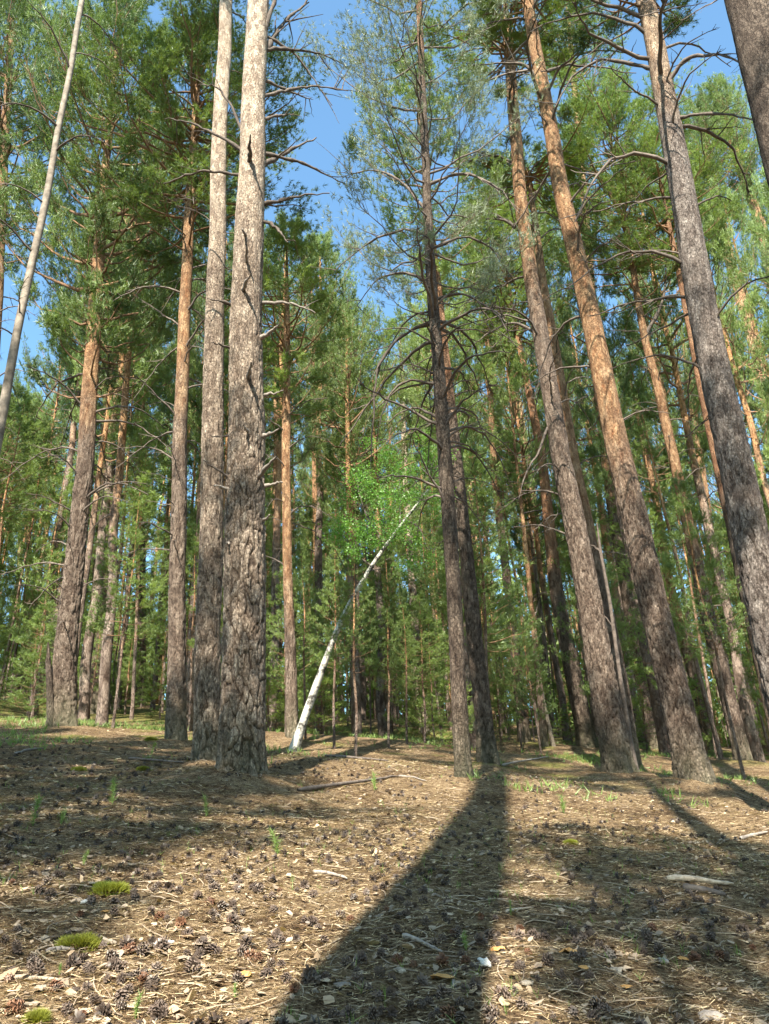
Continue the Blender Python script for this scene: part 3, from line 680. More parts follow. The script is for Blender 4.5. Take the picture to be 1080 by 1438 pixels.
# ------------------------------------------------------------------ limbs measured on the main pine and the central pines
def px_limb(t, pix, w0, toward=0.0, mat=None, twig=4, seed=0, tip=0.2, knots=True, start_r=True):
    """a limb of tree t through picture points; `toward` pulls its tip towards (-) or away (+) in metres"""
    rng = np.random.default_rng(seed + 900)
    B = t.B; h = np.array([B[0], B[1]]); h = h / np.linalg.norm(h); n3 = np.array([h[0], h[1], 0])
    pts = []
    for i, (x, y) in enumerate(pix):
        d = ray(x, y); off = toward * (i / (len(pix) - 1)) ** 1.0
        if i == 0: off = 0.0
        tt = ((B - CP) @ n3 + off) / (d @ n3); pts.append(CP + d * tt - B)
    pts = np.array(pts)
    c, r = axis_at(t.P, t.R, pts[0][2])
    pts[0] = c * 0.6 + pts[0] * 0.4
    k0 = np.linspace(0, 1, len(pts)); k = np.linspace(0, 1, 4 * len(pts))
    p = np.stack([np.interp(k, k0, pts[:, j]) for j in range(3)], -1)
    kern = np.array([1, 2, 1.]) / 4
    for _ in range(3):
        p[1:-1] = (p[:-2] + 2 * p[1:-1] + p[2:]) / 4
    p[1:] += rng.normal(0, 0.008, (len(p) - 1, 3))
    dep = float((pts[0] + B - CP) @ FW); R0 = w0 * 0.5 * dep / FPX
    rad = R0 * (1 - (1 - tip) * k) * (1 + (0.18 * rng.normal(0, 1, len(k)) if knots else 0)); rad = np.maximum(rad, 0.002)
    V, F = tubes(p[None], rad[None], 7)
    TP, TRr = [], []
    for i in range(twig):
        s = rng.uniform(0.35, 1.0); b = np.array([np.interp(s, k, p[:, j]) for j in range(3)])
        L = np.linalg.norm(p[-1] - p[0]); ax = unit(p[-1] - p[0])
        d = unit(ax * 0.8 + rng.normal(0, 0.6, 3)); kk = np.linspace(0, 1, 6)
        ln = L * rng.uniform(0.12, 0.4)
        TP.append(b + d * ln * kk[:, None] + rng.normal(0, 0.015, (6, 3)) * kk[:, None]); TRr.append(R0 * 0.3 * (1 - 0.8 * kk) + 0.001)
    if TP:
        V2, F2 = tubes(np.array(TP), np.array(TRr), 4); F = np.concatenate([F, F2 + len(V)]); V = np.concatenate([V, V2])
    link('branch', make_mesh('branch', V, [F], [mat or M['deadwood']]), t.root)

LM = [
    (([(368, 92), (378, 62), (392, 38), (412, 18), (434, 4)]), 9, 0.3, 3), (([(366, 60), (380, 20), (392, -20), (400, -60)]), 8, -0.3, 3),
    (([(372, 72), (398, 68), (430, 72), (455, 76), (482, 90)]), 5, 0.4, 4), (([(385, 50), (412, 72), (436, 104), (466, 148)]), 4, 0.5, 2),
    (([(371, 138), (392, 130), (420, 122), (452, 121), (490, 128)]), 6, 0.3, 2), (([(372, 110), (400, 125), (430, 138), (440, 139)]), 4, 0.6, 3),
    (([(371, 172), (386, 163), (400, 161), (413, 160)]), 5, 0.1, 2), (([(368, 238), (388, 222), (412, 208), (445, 194)]), 8, 0.2, 1),
    (([(392, 218), (420, 226), (450, 240), (490, 262)]), 5, 0.3, 2), (([(367, 290), (390, 283), (420, 275), (462, 271)]), 6, -0.2, 1),
    (([(370, 310), (382, 314), (394, 327), (404, 341)]), 6, -0.4, 1), (([(369, 428), (392, 424), (415, 427), (443, 439)]), 6, -0.2, 1),
    (([(360, 482), (372, 472), (384, 462), (392, 456)]), 7, -0.5, 0), (([(369, 557), (384, 552), (398, 549)]), 6, -0.2, 0),
    (([(364, 618), (378, 610), (392, 602)]), 8, -0.3, 0), (([(357, 684), (370, 662), (388, 640)]), 9, -0.6, 0),
    (([(370, 686), (384, 680), (397, 676)]), 6, -0.2, 0), (([(326, 676), (308, 662), (284, 645)]), 5, -0.2, 0),
    (([(320, 690), (310, 684), (300, 682)]), 6, -0.2, 0), (([(322, 430), (308, 422), (291, 420)]), 5, -0.2, 0),
    (([(322, 490), (310, 484), (296, 481)]), 4, -0.2, 0), (([(326, 612), (310, 612), (291, 613)]), 4, -0.2, 0),
    (([(330, 246), (300, 240), (268, 243), (230, 258)]), 5, 0.5, 3), (([(336, 195), (320, 140), (303, 120), (277, 119)]), 4, 0.3, 3),
    (([(338, 215), (300, 186), (260, 170), (232, 166)]), 5, 0.6, 4), (([(344, 380), (346, 365), (346, 345)]), 6, -0.6, 0),
    (([(342, 420), (342, 402), (352, 385)]), 8, -0.7, 0), (([(346, 540), (349, 525), (354, 510)]), 9, -0.7, 0), (([(348, 240), (350, 215), (352, 190)]), 8, -0.8, 0),
    (([(350, 345), (345, 330), (340, 322)]), 7, -0.5, 0), (([(352, 620), (347, 605), (342, 598)]), 7, -0.5, 0),
    (([(366, 740), (374, 728), (380, 722)]), 6, -0.3, 0), (([(330, 770), (322, 764), (318, 762)]), 6, -0.3, 0),
]
for i, (px_, w, tw, tg) in enumerate(LM):
    px_limb(main, px_, w * 1.15, tw, M['deadwood'] if w <= 5 or px_[0][1] < 330 else M['greywood'], tg + (2 if px_[0][1] < 200 else 0), i)
LC = [
    (t10, [(612, 450), (580, 462), (552, 480), (528, 520), (524, 590), (520, 660)], 6, 0.2, 5),
    (t10, [(608, 540), (576, 532), (552, 545), (536, 580), (530, 620)], 5, 0.1, 3),
    (t10, [(612, 590), (585, 570), (560, 580), (540, 600)], 4, 0.3, 3),
    (t10, [(607, 400), (570, 380), (530, 390), (500, 430)], 5, 0.3, 6),
    (t10, [(604, 330), (560, 320), (510, 345), (470, 380)], 5, 0.3, 7),
    (t10, [(602, 300), (560, 250), (520, 235), (480, 250)], 5, 0.5, 7),
    (t10, [(600, 260), (650, 240), (700, 262), (730, 300)], 5, -0.2, 7),
    (t10, [(610, 420), (650, 410), (700, 440), (720, 480)], 5, -0.2, 7),
    (t10, [(605, 350), (650, 330), (690, 345), (720, 390)], 5, 0.5, 7),
    (t16, [(770, 120), (740, 90), (700, 88), (640, 95)], 6, -0.4, 5),
    (t21, [(925, 100), (890, 90), (840, 80), (800, 110), (780, 150)], 7, -0.5, 5),
    (t21, [(930, 130), (960, 80), (1010, 75), (1060, 95)], 7, -0.4, 4),
    (t21, [(936, 170), (980, 160), (1030, 160), (1078, 175)], 6, -0.3, 4),
    (t14, [(735, 330), (700, 300), (660, 300), (620, 330)], 5, -0.4, 6),
    (t14, [(760, 470), (720, 450), (680, 470), (650, 500)], 5, -0.3, 6),
    (t14, [(770, 585), (755, 640), (740, 660), (728, 700)], 5, -0.4, 2),
    (t18, [(908, 470), (930, 430), (936, 390), (934, 350)], 6, 0.2, 3),
]
for i, (t, px_, w, tw, tg) in enumerate(LC):
    px_limb(t, px_, w, tw, M['deadwood'], tg, 60 + i)

# broken stump, slim dead pole, forked snag
def snag(pts, label, name='dead_trunk', cat='dead trunk', mat='deadwood', seed=3, jag=True, forks=()):
    B, P, R, hy = solve_axis(pts, 0.0)
    root = link(name, None, loc=tuple(B), label=label, cat=cat)
    me = trunk_mesh('trunk', P, R, 20, 0.05, seed, M[mat], 99, 1, 0.06, min(0.015, R[0] * 0.2), flare=0.2)
    link('trunk', me, root)
    t = Tr(); t.B, t.P, t.R, t.root = B, P, R, root
    for i, (px_, w) in enumerate(forks): px_limb(t, px_, w, 0.0, M[mat], 1, 300 + seed + i, start_r=False)
    return t
snag([(71, 1027, 13), (70, 980, 11), (68, 930, 8), (68, 902, 2)], 'short broken grey stump with jagged tip against the dark left pine', 'broken_stump', 'stump', 'dark', 4)
snag([(897, 1092, 9), (884, 1030, 8), (868, 930, 6), (855, 840, 5), (842, 770, 4), (838, 735, 2)], 'slim grey dead pole leaning right beside the thick leaning pine', seed=9, mat='deadwood', forks=[([(862, 880), (852, 868), (843, 862)], 3), ([(843, 775), (832, 765), (822, 768)], 4)])
snag([(778, 1050, 7), (762, 980, 6), (750, 900, 5), (746, 865, 5)], 'pale forked dead sapling in the gap right of the central pines', seed=12, mat='palewood', forks=[([(747, 872), (743, 855), (742, 800)], 3), ([(747, 872), (753, 860), (754, 850)], 4)])

# ------------------------------------------------------------------ the leaning birch
bt_pts = [(413, 1055, 18), (427, 1012, 14), (441, 970, 13), (456, 928, 11), (471, 890, 10), (487, 856, 9), (504, 826, 8), (521, 797, 8), (540, 768, 7), (566, 731, 6), (603, 685, 5)]
B, P, R, hy = solve_axis(bt_pts, 0.0)
broot = link('birch_tree', None, loc=tuple(B), label='leaning white-barked birch with bright green leaves in the middle distance', cat='birch tree')
link('trunk', trunk_mesh('trunk', P, R, 20, 0.05, 31, M['birch'], 99, 1, 0.3, 0.004, flare=0.15, wob=0.03), broot)
def leaf_cloud(name, centres, rads, n, size, mat, seed, up=0.3):
    rng = np.random.default_rng(seed); C = np.array(centres); Rr = np.array(rads)
    w = Rr ** 2; w = w / w.sum(); k = rng.choice(len(C), n // 9, p=w)
    d = unit(rng.normal(0, 1, (len(k), 3))) * (rng.uniform(0, 1, (len(k), 1)) ** 0.6) * np.array([1.15, 1.15, .8])
    cc = C[k] + d * Rr[k][:, None]
    q = np.repeat(cc, 9, 0) + rng.normal(0, size * 1.8, (len(cc) * 9, 3))
    a = unit(rng.normal(0, 1, q.shape)); b = unit(np.cross(a, rng.normal(0, 1, q.shape)))
    s = size * rng.uniform(0.6, 1.2, (len(q), 1))
    V = np.stack([q - a * s * .6, q + b * s * .4, q + a * s * .6, q - b * s * .4], 1).reshape(-1, 3)
    tn = np.repeat(rng.uniform(0, 1, len(q)) * .6 + np.repeat(rng.uniform(0, .4, len(cc)), 9), 4)
    return make_mesh(name, V, [np.arange(len(V)).reshape(-1, 4)], [mat], attrs={'tone': tn}, smooth=False)
hb = np.array([B[0], B[1]]); hb = hb / np.linalg.norm(hb); nb = np.array([hb[0], hb[1], 0])
def at_birch(x, y, off=0.0):
    d = ray(x, y); t = ((B - CP) @ nb + off) / (d @ nb); return CP + d * t - B
cl = [(505, 668, 22), (520, 690, 20), (490, 700, 16), (480, 735, 20), (505, 750, 24), (530, 730, 22), (495, 775, 16), (550, 700, 26), (560, 665, 24), (585, 700, 22), (560, 745, 26), (590, 760, 20), (605, 785, 14), (622, 700, 18), (630, 640, 12), (612, 720, 16), (585, 660, 14), (520, 620, 12),
      (600, 640, 20), (615, 665, 16), (530, 765, 18), (575, 790, 16), (540, 640, 16), (590, 610, 14), (470, 755, 14)]
cs_ = [at_birch(x, y, RNG.uniform(-1.1, .6)) for x, y, r in cl]; sc_ = float((B - CP) @ FW) / FPX
link('crown', leaf_cloud('birch leaves', cs_, [r * sc_ * 1.25 for _, _, r in cl], 11000, 0.042, M['birchleaf'], 5), broot)
tb = Tr(); tb.B, tb.P, tb.R, tb.root = B, P, R, broot
for i, p_ in enumerate([[(540, 765), (520, 735), (505, 700), (500, 660)], [(520, 795), (495, 775), (480, 740)], [(560, 735), (562, 700), (560, 660)], [(565, 728), (590, 740), (600, 770)], [(590, 700), (605, 665), (610, 640)], [(505, 822), (485, 800), (470, 770)]]):
    px_limb(tb, p_, 3, -0.2, M['deadwood'], 5, 400 + i)

# ------------------------------------------------------------------ background trees
def unit_trunk(seed, mat, of=0.42):
    P = np.array([[0, 0, 0], [0.0, 0, 10], [0.0, 0, 20.0]]); R = np.array([0.16, 0.11, 0.03])
    return trunk_mesh('trunk', P, R, 10, 0.25, seed, mat, 20 * of, 2.5, 0.12, 0.012, flare=0.3, wob=0.07, top_dz=1.5)
UT = [unit_trunk(500 + i, M['far'], [.35, .42, .5, .3][i]) for i in range(4)]
def yt(seed):
    P = np.array([[0, 0, 0], [0.05, 0.02, 4], [0.0, 0, 8.0]]); R = np.array([0.045, 0.032, 0.008])
    return trunk_mesh('trunk', P, R, 7, 0.25, seed, M['far'], 3.5, 2.5, 0.1, 0.004, flare=0.2, wob=0.05, top_dz=1.5)
YT = [yt(520 + i) for i in range(3)]
SKYX = [-400, 0, 60, 100, 190, 330, 372, 400, 440, 470, 505, 530, 560, 600, 640, 690, 740, 800, 850, 900, 940, 1000, 1080, 1500]
SKYY = [500, 560, 560, 330, 200, 150, 300, 320, 335, 390, 500, 560, 450, 430, 330, 120, 100, 130, 100, 200, 180, 100, 80, 60]
ANCH = [(87, 'double-topped pine'), (138, 'rusty flared pine'), (197, 'thin left pine'), (246, 'slim orange-topped pine'), (320, 'thickest pine'), (411, 'bright orange pine'), (455, 'leaning birch'), (596, 'pink-footed pine'),
        (650, 'dark central pine'), (737, 'pale-footed pine'), (826, 'dark orange-topped pine'), (872, 'thick leaning pine'), (981, 'orange giant'), (1046, 'slim right pine')]
def where(px):
    if px < ANCH[0][0]: return 'left of the ' + ANCH[0][1]
    if px > ANCH[-1][0]: return 'right of the ' + ANCH[-1][1]
    for (a, na), (b, nb) in zip(ANCH, ANCH[1:]):
        if a <= px <= b: return 'between the %s and the %s' % (na, nb)
placed = [(t.B[0], t.B[1]) for t in TREES]
rs = random.Random(21)
def far_enough(x, y, dmin):
    return all((x - a) ** 2 + (y - b) ** 2 > dmin * dmin for a, b in placed)
def top_limit(x, y, z):
    lo, hi = 0.0, 40.0
    for _ in range(16):
        m = (lo + hi) / 2; px, py = project((x, y, z + m))
        if py < np.interp(px, SKYX, SKYY): hi = m
        else: lo = m
    return lo
nb_, tries = 0, 0
while nb_ < 135 and tries < 6000:
    tries += 1
    d = 22 + 42 * rs.random() ** 0.9; a = rs.uniform(-0.62, 0.66)
    x, y = d * math.sin(a) * 1.05, d * math.cos(a)
    if not far_enough(x, y, 2.2): continue
    z = float(ground_base(x, y)); px, py = project((x, y, z))
    lim = top_limit(x, y, z); H = min(rs.uniform(19, 29), lim)
    if H < 9: continue
    placed.append((x, y))
    root = link('pine_tree', None, loc=(x, y, z - 0.1), rot=(rs.uniform(-.02, .02), rs.uniform(-.02, .02), rs.uniform(0, 6.28)),
                label='far pine, foot ' + where(px), cat='pine tree', group='background pines')
    s = H / 20; rw = rs.uniform(0.7, 1.25)
    link('trunk', UT[rs.randrange(4)], root, scale=(rw, rw, s))
    cl_ = H * rs.uniform(0.45, 0.66); src, bl = (MATURE, 9.0) if rs.random() < 0.5 else (YOUNGM, 8.5)
    c_ = rs.uniform(0.75, 1.05)
    link('crown', src[rs.randrange(len(src))], root, (0, 0, H - cl_ + 0.25), (0, 0, rs.uniform(0, 6.28)), (c_, c_, cl_ / bl))
    for k in range(4):
        q = rs.uniform(1.0, 1.9)
        link('branch', DEAD[rs.randrange(6)], root, (0, 0, (H - cl_) * rs.uniform(0.45, 1.0)), (0, rs.uniform(-.4, .1), rs.uniform(0, 6.28)), (q, q, q))
    nb_ += 1
# young pines filling the space under them
def young(x, y, H, cfrac=0.85, wide=1.0, label=None, group='young pines in the thicket'):
    z = float(ground_base(x, y)); placed.append((x, y))
    root = link('young_pine', None, loc=(x, y, z - 0.05), rot=(rs.uniform(-.03, .03), rs.uniform(-.03, .03), rs.uniform(0, 6.28)), label=(label or 'slender young pine') + ' ' + where(project((x, y, z))[0]), cat='young pine', group=group)
    s = H / 8.0
    link('trunk', YT[rs.randrange(3)], root, scale=(max(.7, s), max(.7, s), s))
    L = H * cfrac
    link('crown', YOUNG[rs.randrange(4)], root, (0, 0, H - L), (0, 0, rs.uniform(0, 6.28)), (wide * s ** .5, wide * s ** .5, L / 6.5))
ny, tries = 0, 0
while ny < 95 and tries < 8000:
    tries += 1
    d = 18 + 34 * rs.random() ** 0.8; a = rs.uniform(-0.62, 0.64)
    x, y = d * math.sin(a) * 1.05, d * math.cos(a)
    if not far_enough(x, y, 1.1): continue
    z = float(ground_base(x, y)); H = min(rs.uniform(3.5, 9.0) * (0.7 + d / 80), top_limit(x, y, z))
    if H < 2: continue
    young(x, y, H, rs.uniform(0.6, 0.85), rs.uniform(0.75, 1.1)); ny += 1
for (px, py, H) in [(500, 1063, 4.2), (520, 1032, 5.5), (573, 1045, 3.6), (471, 1052, 4.6), (547, 1050, 3.4), (357, 1010, 5), (40, 988, 4.5), (77, 985, 5), (176, 1006, 3.2), (430, 1040, 5), (318, 1000, 5), (488, 1020, 6), (352, 1030, 3.6), (925, 1030, 6), (716, 1040, 5), (610, 1045, 4.2), (560, 1020, 6)]:
    q = hit(px, py); young(q[0], q[1], H, 0.62, 0.62)

# small bushy ones low over the ground
ns_, tries = 0, 0
while ns_ < 55 and tries < 8000:
    tries += 1
    d = 22 + 30 * rs.random(); a = rs.uniform(-0.6, 0.62); x, y = d * math.sin(a) * 1.05, d * math.cos(a)
    if not far_enough(x, y, 0.9): continue
    young(x, y, rs.uniform(1.4, 3.6), 0.96, rs.uniform(1.1, 1.7), 'small bushy pine', 'small bushy young pines'); ns_ += 1
# thin bare-stemmed young pines
nt_, tries = 0, 0
while nt_ < 110 and tries < 8000:
    tries += 1
    d = 26 + 28 * rs.random(); a = rs.uniform(-0.62, 0.64); x, y = d * math.sin(a) * 1.05, d * math.cos(a)
    if not far_enough(x, y, 1.0): continue
    z = float(ground_base(x, y)); H = min(rs.uniform(7, 15), top_limit(x, y, z))
    if H < 5: continue
    young(x, y, H, rs.uniform(0.3, 0.5), rs.uniform(0.7, 1.0), 'bare-stemmed young pine', 'thin bare-stemmed young pines'); nt_ += 1

# far wood that reads as one mass
def far_forest():
    rng = np.random.default_rng(8); Vs, F3, F4, tn = [], [], [], []
    VT, FT4 = [], []; nv = 0; nt = 0
    for i in range(330):
        d = rng.uniform(52, 95); a = rng.uniform(-0.75, 0.8); x, y = d * math.sin(a), d * math.cos(a)
        z = float(ground_base(x, y)); H = min(rng.uniform(15, 22) if i % 3 == 0 else rng.uniform(5, 12), top_limit(x, y, z) * rng.uniform(0.85, 1.0)); H = max(H, 6)
        n = 190; t = rng.uniform(0, 1, n); R = 2.6 * np.where(t < .4, 0.45 + t * 1.3, (1.02 - t) * 1.6)
        an = rng.uniform(0, 6.28, n); r = R * rng.uniform(0.3, 1, n)
        lo_ = 0.02 if i % 3 else 0.3
        p = np.stack([x + r * np.cos(an), y + r * np.sin(an), z + H * (lo_ + (1 - lo_) * t)], -1)
        dr = unit(np.stack([np.cos(an), np.sin(an), np.full(n, .5)], -1))
        V, F = tufts(p, dr, 4, 0.65, 0.15, 0.7, rng)
        Vs.append(V); F3.append(F + nv); nv += len(V); tn.append(np.repeat(rng.uniform(0, 1, n), 12))
        zz = np.array([0, .5, 1]) * H
        Vt, Ft = tubes(np.stack([np.full(3, x), np.full(3, y), z - .3 + zz], -1)[None], np.array([[.17, .12, .03]]), 6)
        VT.append(Vt); FT4.append(Ft + nt); nt += len(Vt)
    V = np.concatenate(Vs + VT); ff = np.concatenate(F3); ft = np.concatenate(FT4) + nv
    me = make_mesh('far wood', V, [ff, ft], [M['needle_y'], M['limb']], [0, 1], {'tone': np.concatenate(tn + [np.zeros(nt)])}, smooth=[False, True])
    link('distant_forest', me, label='mass of far pines closing the view up the slope', kind='stuff')
far_forest()

# ------------------------------------------------------------------ the ground
def lines(lo, hi, dlo, dhi, d, g):
    a = [dlo]
    while a[-1] < dhi: a.append(a[-1] + d)
    s = d
    while a[-1] < hi: s *= g; a.append(a[-1] + s)
    s = d; b = [dlo]
    while b[-1] > lo: s *= g; b.append(b[-1] - s)
    return np.array(b[:0:-1] + a)
gx = lines(-260, 260, -5.5, 5.5, 0.065, 1.055); gy = lines(-80, 320, 1.6, 11.5, 0.06, 1.05)
GX, GY = np.meshgrid(gx, gy)
GZ = ground(GX, GY)
near = np.clip(1.3 - np.sqrt(GX ** 2 + GY ** 2) / 30, 0, 1)
GZ = GZ + near * (vn(GX / 0.34, GY / 0.34, 31) * 0.035 + vn(GX / 0.11, GY / 0.11, 32) * 0.022 + vn(GX / 0.05, GY / 0.05, 33) * 0.008)
ms = sstep(vn(GX / 1.6, GY / 1.3, 41) + 0.5 * vn(GX / 0.45, GY / 0.4, 42), 0.12, 0.34) * sstep(np.sqrt(GX ** 2 + GY ** 2), 12, 17) * np.where(GX < 0.4 * GY, 1, 0.5)
ms = np.maximum(ms, 0.9 * sstep(vn(GX / 5, GY / 4, 43), -0.02, 0.18) * sstep(GY, 24, 29))
idx = np.arange(GX.size).reshape(GX.shape)
F = np.stack([idx[:-1, :-1], idx[:-1, 1:], idx[1:, 1:], idx[1:, :-1]], -1).reshape(-1, 4)
link('ground', make_mesh('ground', np.stack([GX, GY, GZ], -1).reshape(-1, 3), [F], [M['ground']], attrs={'moss': ms}), kind='structure')

def gz(x, y):
    r = np.sqrt(x ** 2 + y ** 2); nr = np.clip(1.3 - r / 30, 0, 1)
    return ground(x, y) + nr * (vn(x / 0.34, y / 0.34, 31) * 0.035 + vn(x / 0.11, y / 0.11, 32) * 0.022)

# ------------------------------------------------------------------ litter
def scatter(n, rng, y0=1.7, y1=14, pw=1.0, side=1.6):
    u = rng.uniform(0, 1, n)
    y = y0 * (y1 / y0) ** (u ** pw)
    x = rng.uniform(-1, 1, n) * (0.56 * y + side)
    return x, y

def litter_needles(n, rng, length, width, y0, y1, pw=1.0, lift=0.012):
    width = width * 1.5
    x, y = scatter(n, rng, y0, y1, pw); z = gz(x, y) + rng.uniform(0.002, lift, n)
    a = rng.uniform(0, math.pi * 2, n); el = rng.normal(0, 0.16, n)
    d = np.stack([np.cos(a) * np.cos(el), np.sin(a) * np.cos(el), np.sin(el)], -1); L = length * rng.uniform(.6, 1.2, (n, 1))
    s = np.stack([-np.sin(a), np.cos(a), rng.normal(0, .4, n)], -1) * width * .5
    c = np.stack([x, y, z], -1)
    V = np.stack([c - d * L / 2 - s, c - d * L / 2 + s, c + d * L / 2], 1).reshape(-1, 3)
    return V, np.arange(len(V)).reshape(-1, 3), np.repeat(rng.uniform(0, 1.5, n) ** 1.5 - .1, 3)
rg = np.random.default_rng(3)
a1 = litter_needles(180000, rg, 0.058, 0.0019, 1.7, 9.0, 0.9, 0.02); a2 = litter_needles(70000, rg, 0.08, 0.004, 6.0, 20.0, 0.9, 0.02)
V = np.concatenate([a1[0], a2[0]]); F = np.concatenate([a1[1], a2[1] + len(a1[0])])
link('needle_litter', make_mesh('needle litter', V, [F], [M['dry']], attrs={'tone': np.concatenate([a1[2], a2[2]])}, smooth=False), label='fallen dry pine needles covering the ground', kind='stuff')

def litter_flakes(n, rng, smin, smax, y0, y1, mat, name, label, tonep=1.0, pw=1.0, curl=0.3):
    x, y = scatter(n, rng, y0, y1, pw); z = gz(x, y) + rng.uniform(0.004, 0.02, n)
    s = smin + (smax - smin) * rng.uniform(0, 1, n) ** 2.2
    a = rng.uniform(0, 6.28, n); nrm = unit(np.stack([rng.normal(0, curl, n), rng.normal(0, curl, n), np.ones(n)], -1))
    u = unit(np.cross(nrm, np.stack([np.cos(a), np.sin(a), np.zeros(n)], -1))); v = np.cross(nrm, u)
    k = 6; an = np.arange(k) * 2 * math.pi / k
    rr = s[:, None] * rng.uniform(0.35, 1.0, (n, k)) * 0.5; el = rng.uniform(1.0, 1.9, (n, 1))
    c = np.stack([x, y, z], -1)
    V = c[:, None] + u[:, None] * (rr * np.cos(an) * el)[..., None] + v[:, None] * (rr * np.sin(an))[..., None] + nrm[:, None] * (s[:, None] * rng.uniform(-.12, .12, (n, k)))[..., None]
    tn = np.repeat(rng.uniform(0, 1, n) ** tonep, k)
    link(name, make_mesh(name, V.reshape(-1, 3), [np.arange(n * k).reshape(n, k)], [mat], attrs={'tone': tn}, smooth=False), label=label, kind='stuff')
litter_flakes(20000, rg, 0.008, 0.055, 1.7, 18, M['flake'], 'bark_litter', 'small bark flakes strewn over the ground', 1.4)
litter_flakes(3200, rg, 0.015, 0.06, 1.7, 12, M['leaflit'], 'leaf_litter', 'dry tan leaf scraps strewn over the ground', 0.6, curl=0.5)

# twigs
def litter_twigs(n, rng):
    x, y = scatter(n, rng, 1.7, 14); a = rng.uniform(0, 6.28, n); L = rng.uniform(0.05, 0.28, n)
    k = np.linspace(-.5, .5, 5)
    bend = rng.normal(0, .12, n)
    px = x[:, None] + np.cos(a)[:, None] * L[:, None] * k - np.sin(a)[:, None] * (bend * L)[:, None] * (k * k * 4); py = y[:, None] + np.sin(a)[:, None] * L[:, None] * k + np.cos(a)[:, None] * (bend * L)[:, None] * (k * k * 4)
    pz = gz(px, py) + 0.008
    V, F = tubes(np.stack([px, py, pz], -1), np.repeat((0.0035 * (1 - .5 * np.abs(k)))[None], n, 0) * rng.uniform(.4, 1.2, (n, 1)), 4)
    link('twig_litter', make_mesh('twig litter', V, [F], [M['flake']], attrs={'tone': np.repeat(rng.uniform(0, 1, n), 20)}), label='short fallen twigs among the needles', kind='stuff')
litter_twigs(1900, rg)

# cones
def cone_arrays(seed, rings=6, per=7, L=0.045, R=0.024, openk=1.0, core=True):
    rng = np.random.default_rng(seed); Vs, Fs, T = [], [], []; nv = 0
    for i in range(rings):
        t = (i + .5) / rings; rr = R * math.sin(math.pi * (0.15 + 0.75 * t)) ** 0.7
        for j in range(per):
            a = (j + .5 * (i % 2)) * 2 * math.pi / per + rng.normal(0, .16)
            c, s = math.cos(a), math.sin(a); z = L * (1 - t) - L / 2
            o = np.array([c, s, 0]); tv = np.array([-s, c, 0]); w = rr * 0.30 * rng.uniform(.7, 1.15)
            up = (1.0 - 1.1 * t) * openk + rng.normal(0, .12); k = rng.uniform(.8, 1.15)
            b = o * rr * .2 + [0, 0, z]; m_ = o * rr * .75 * k + [0, 0, z + rr * up * .45]; tip = o * rr * 1.2 * k + [0, 0, z + rr * up]
            q = np.array([b - tv * w * .5, b + tv * w * .5, m_ + tv * w, tip + tv * w * .55, tip - tv * w * .55, m_ - tv * w])
            Vs.append(q); Fs.append(np.array([[0, 1, 2, 5], [5, 2, 3, 4]]) + nv); nv += 6; T += [0, 0, .35, 1, 1, .35]
            if core:
                th = q[2:6] - np.array([0, 0, rr * .2]); Vs.append(th); T += [.2, .9, .9, .2]
                Fs.append(np.array([[nv - 4, nv - 3, nv + 1, nv], [nv - 3, nv - 2, nv + 2, nv + 1], [nv - 2, nv - 1, nv + 3, nv + 2]])); nv += 4
    k = np.linspace(0, 1, 5); V, F = tubes(np.stack([k * 0, k * 0, L * (k - .5) * .9], -1)[None], (R * .4 * np.sin(math.pi * (0.15 + .75 * k)))[None], 6)
    Vs.append(V); Fs.append(F + nv); T += [0] * len(V)
    return np.concatenate(Vs), np.concatenate(Fs), np.array(T)
CM = []
for s in range(6):
    V, F, T_ = cone_arrays(s, openk=[1, .6, 1.2, .2, .9, 1][s], R=[.024, .021, .028, .017, .025, .022][s])
    CM.append(make_mesh('pine cone', V, [F], [M['conebrown'] if s == 5 else M['cone']], attrs={'tone': T_ * 1.3}, smooth=False))
rc = np.random.default_rng(17)
cx_, cy_ = scatter(4400, rc, 1.75, 13.5, 0.75)
keep = (vn(cx_ / 0.55, cy_ / 0.55, 71) + 0.6 * vn(cx_ / 1.7, cy_ / 1.7, 72)) > rc.uniform(-0.32, 0.34, len(cx_))
cx_, cy_ = cx_[keep], cy_[keep]; cz_ = gz(cx_, cy_)
vis = []
for x, y, z in zip(cx_, cy_, cz_):
    px, py = project((x, y, z)); vis.append(0 < px < 1080 and py < 1438)
vis = np.array(vis); dist = np.sqrt(cx_ ** 2 + cy_ ** 2); order = np.argsort(np.where(vis, dist, 99)); ind = order[:300]
def cone_place(px, py):
    l, r_ = 640 - 0.9 * (py - 1150), 700 - 0.06 * (py - 1180)
    if l < px < r_: return 'in the broad trunk shadow'
    if px >= r_: return 'in the dappled litter right of the broad trunk shadow'
    if px < 130: return 'near the left edge by the moss clumps'
    return 'in the sunny litter left of the broad trunk shadow'
for i in ind:
    s = rc.uniform(0.5, 1.05)
    bi = rc.integers(6) if rc.random() < .8 else 0
    link('pine_cone', CM[bi], loc=(cx_[i], cy_[i], cz_[i] + 0.017), rot=(rc.normal(1.45, .5), rc.uniform(-.3, .3), rc.uniform(0, 6.28)), scale=(s, s, s * rc.uniform(.85, 1.1)),
         label=('red-brown' if bi == 5 else 'closed dark' if bi == 3 else 'open dark') + ' pine cone ' + cone_place(*project((cx_[i], cy_[i], cz_[i]))), cat='pine cone', group='fallen pine cones in the foreground')
rest = order[300:]
V0, F0, T0 = cone_arrays(50, 3, 6, core=False); Vs, Fs = [], []
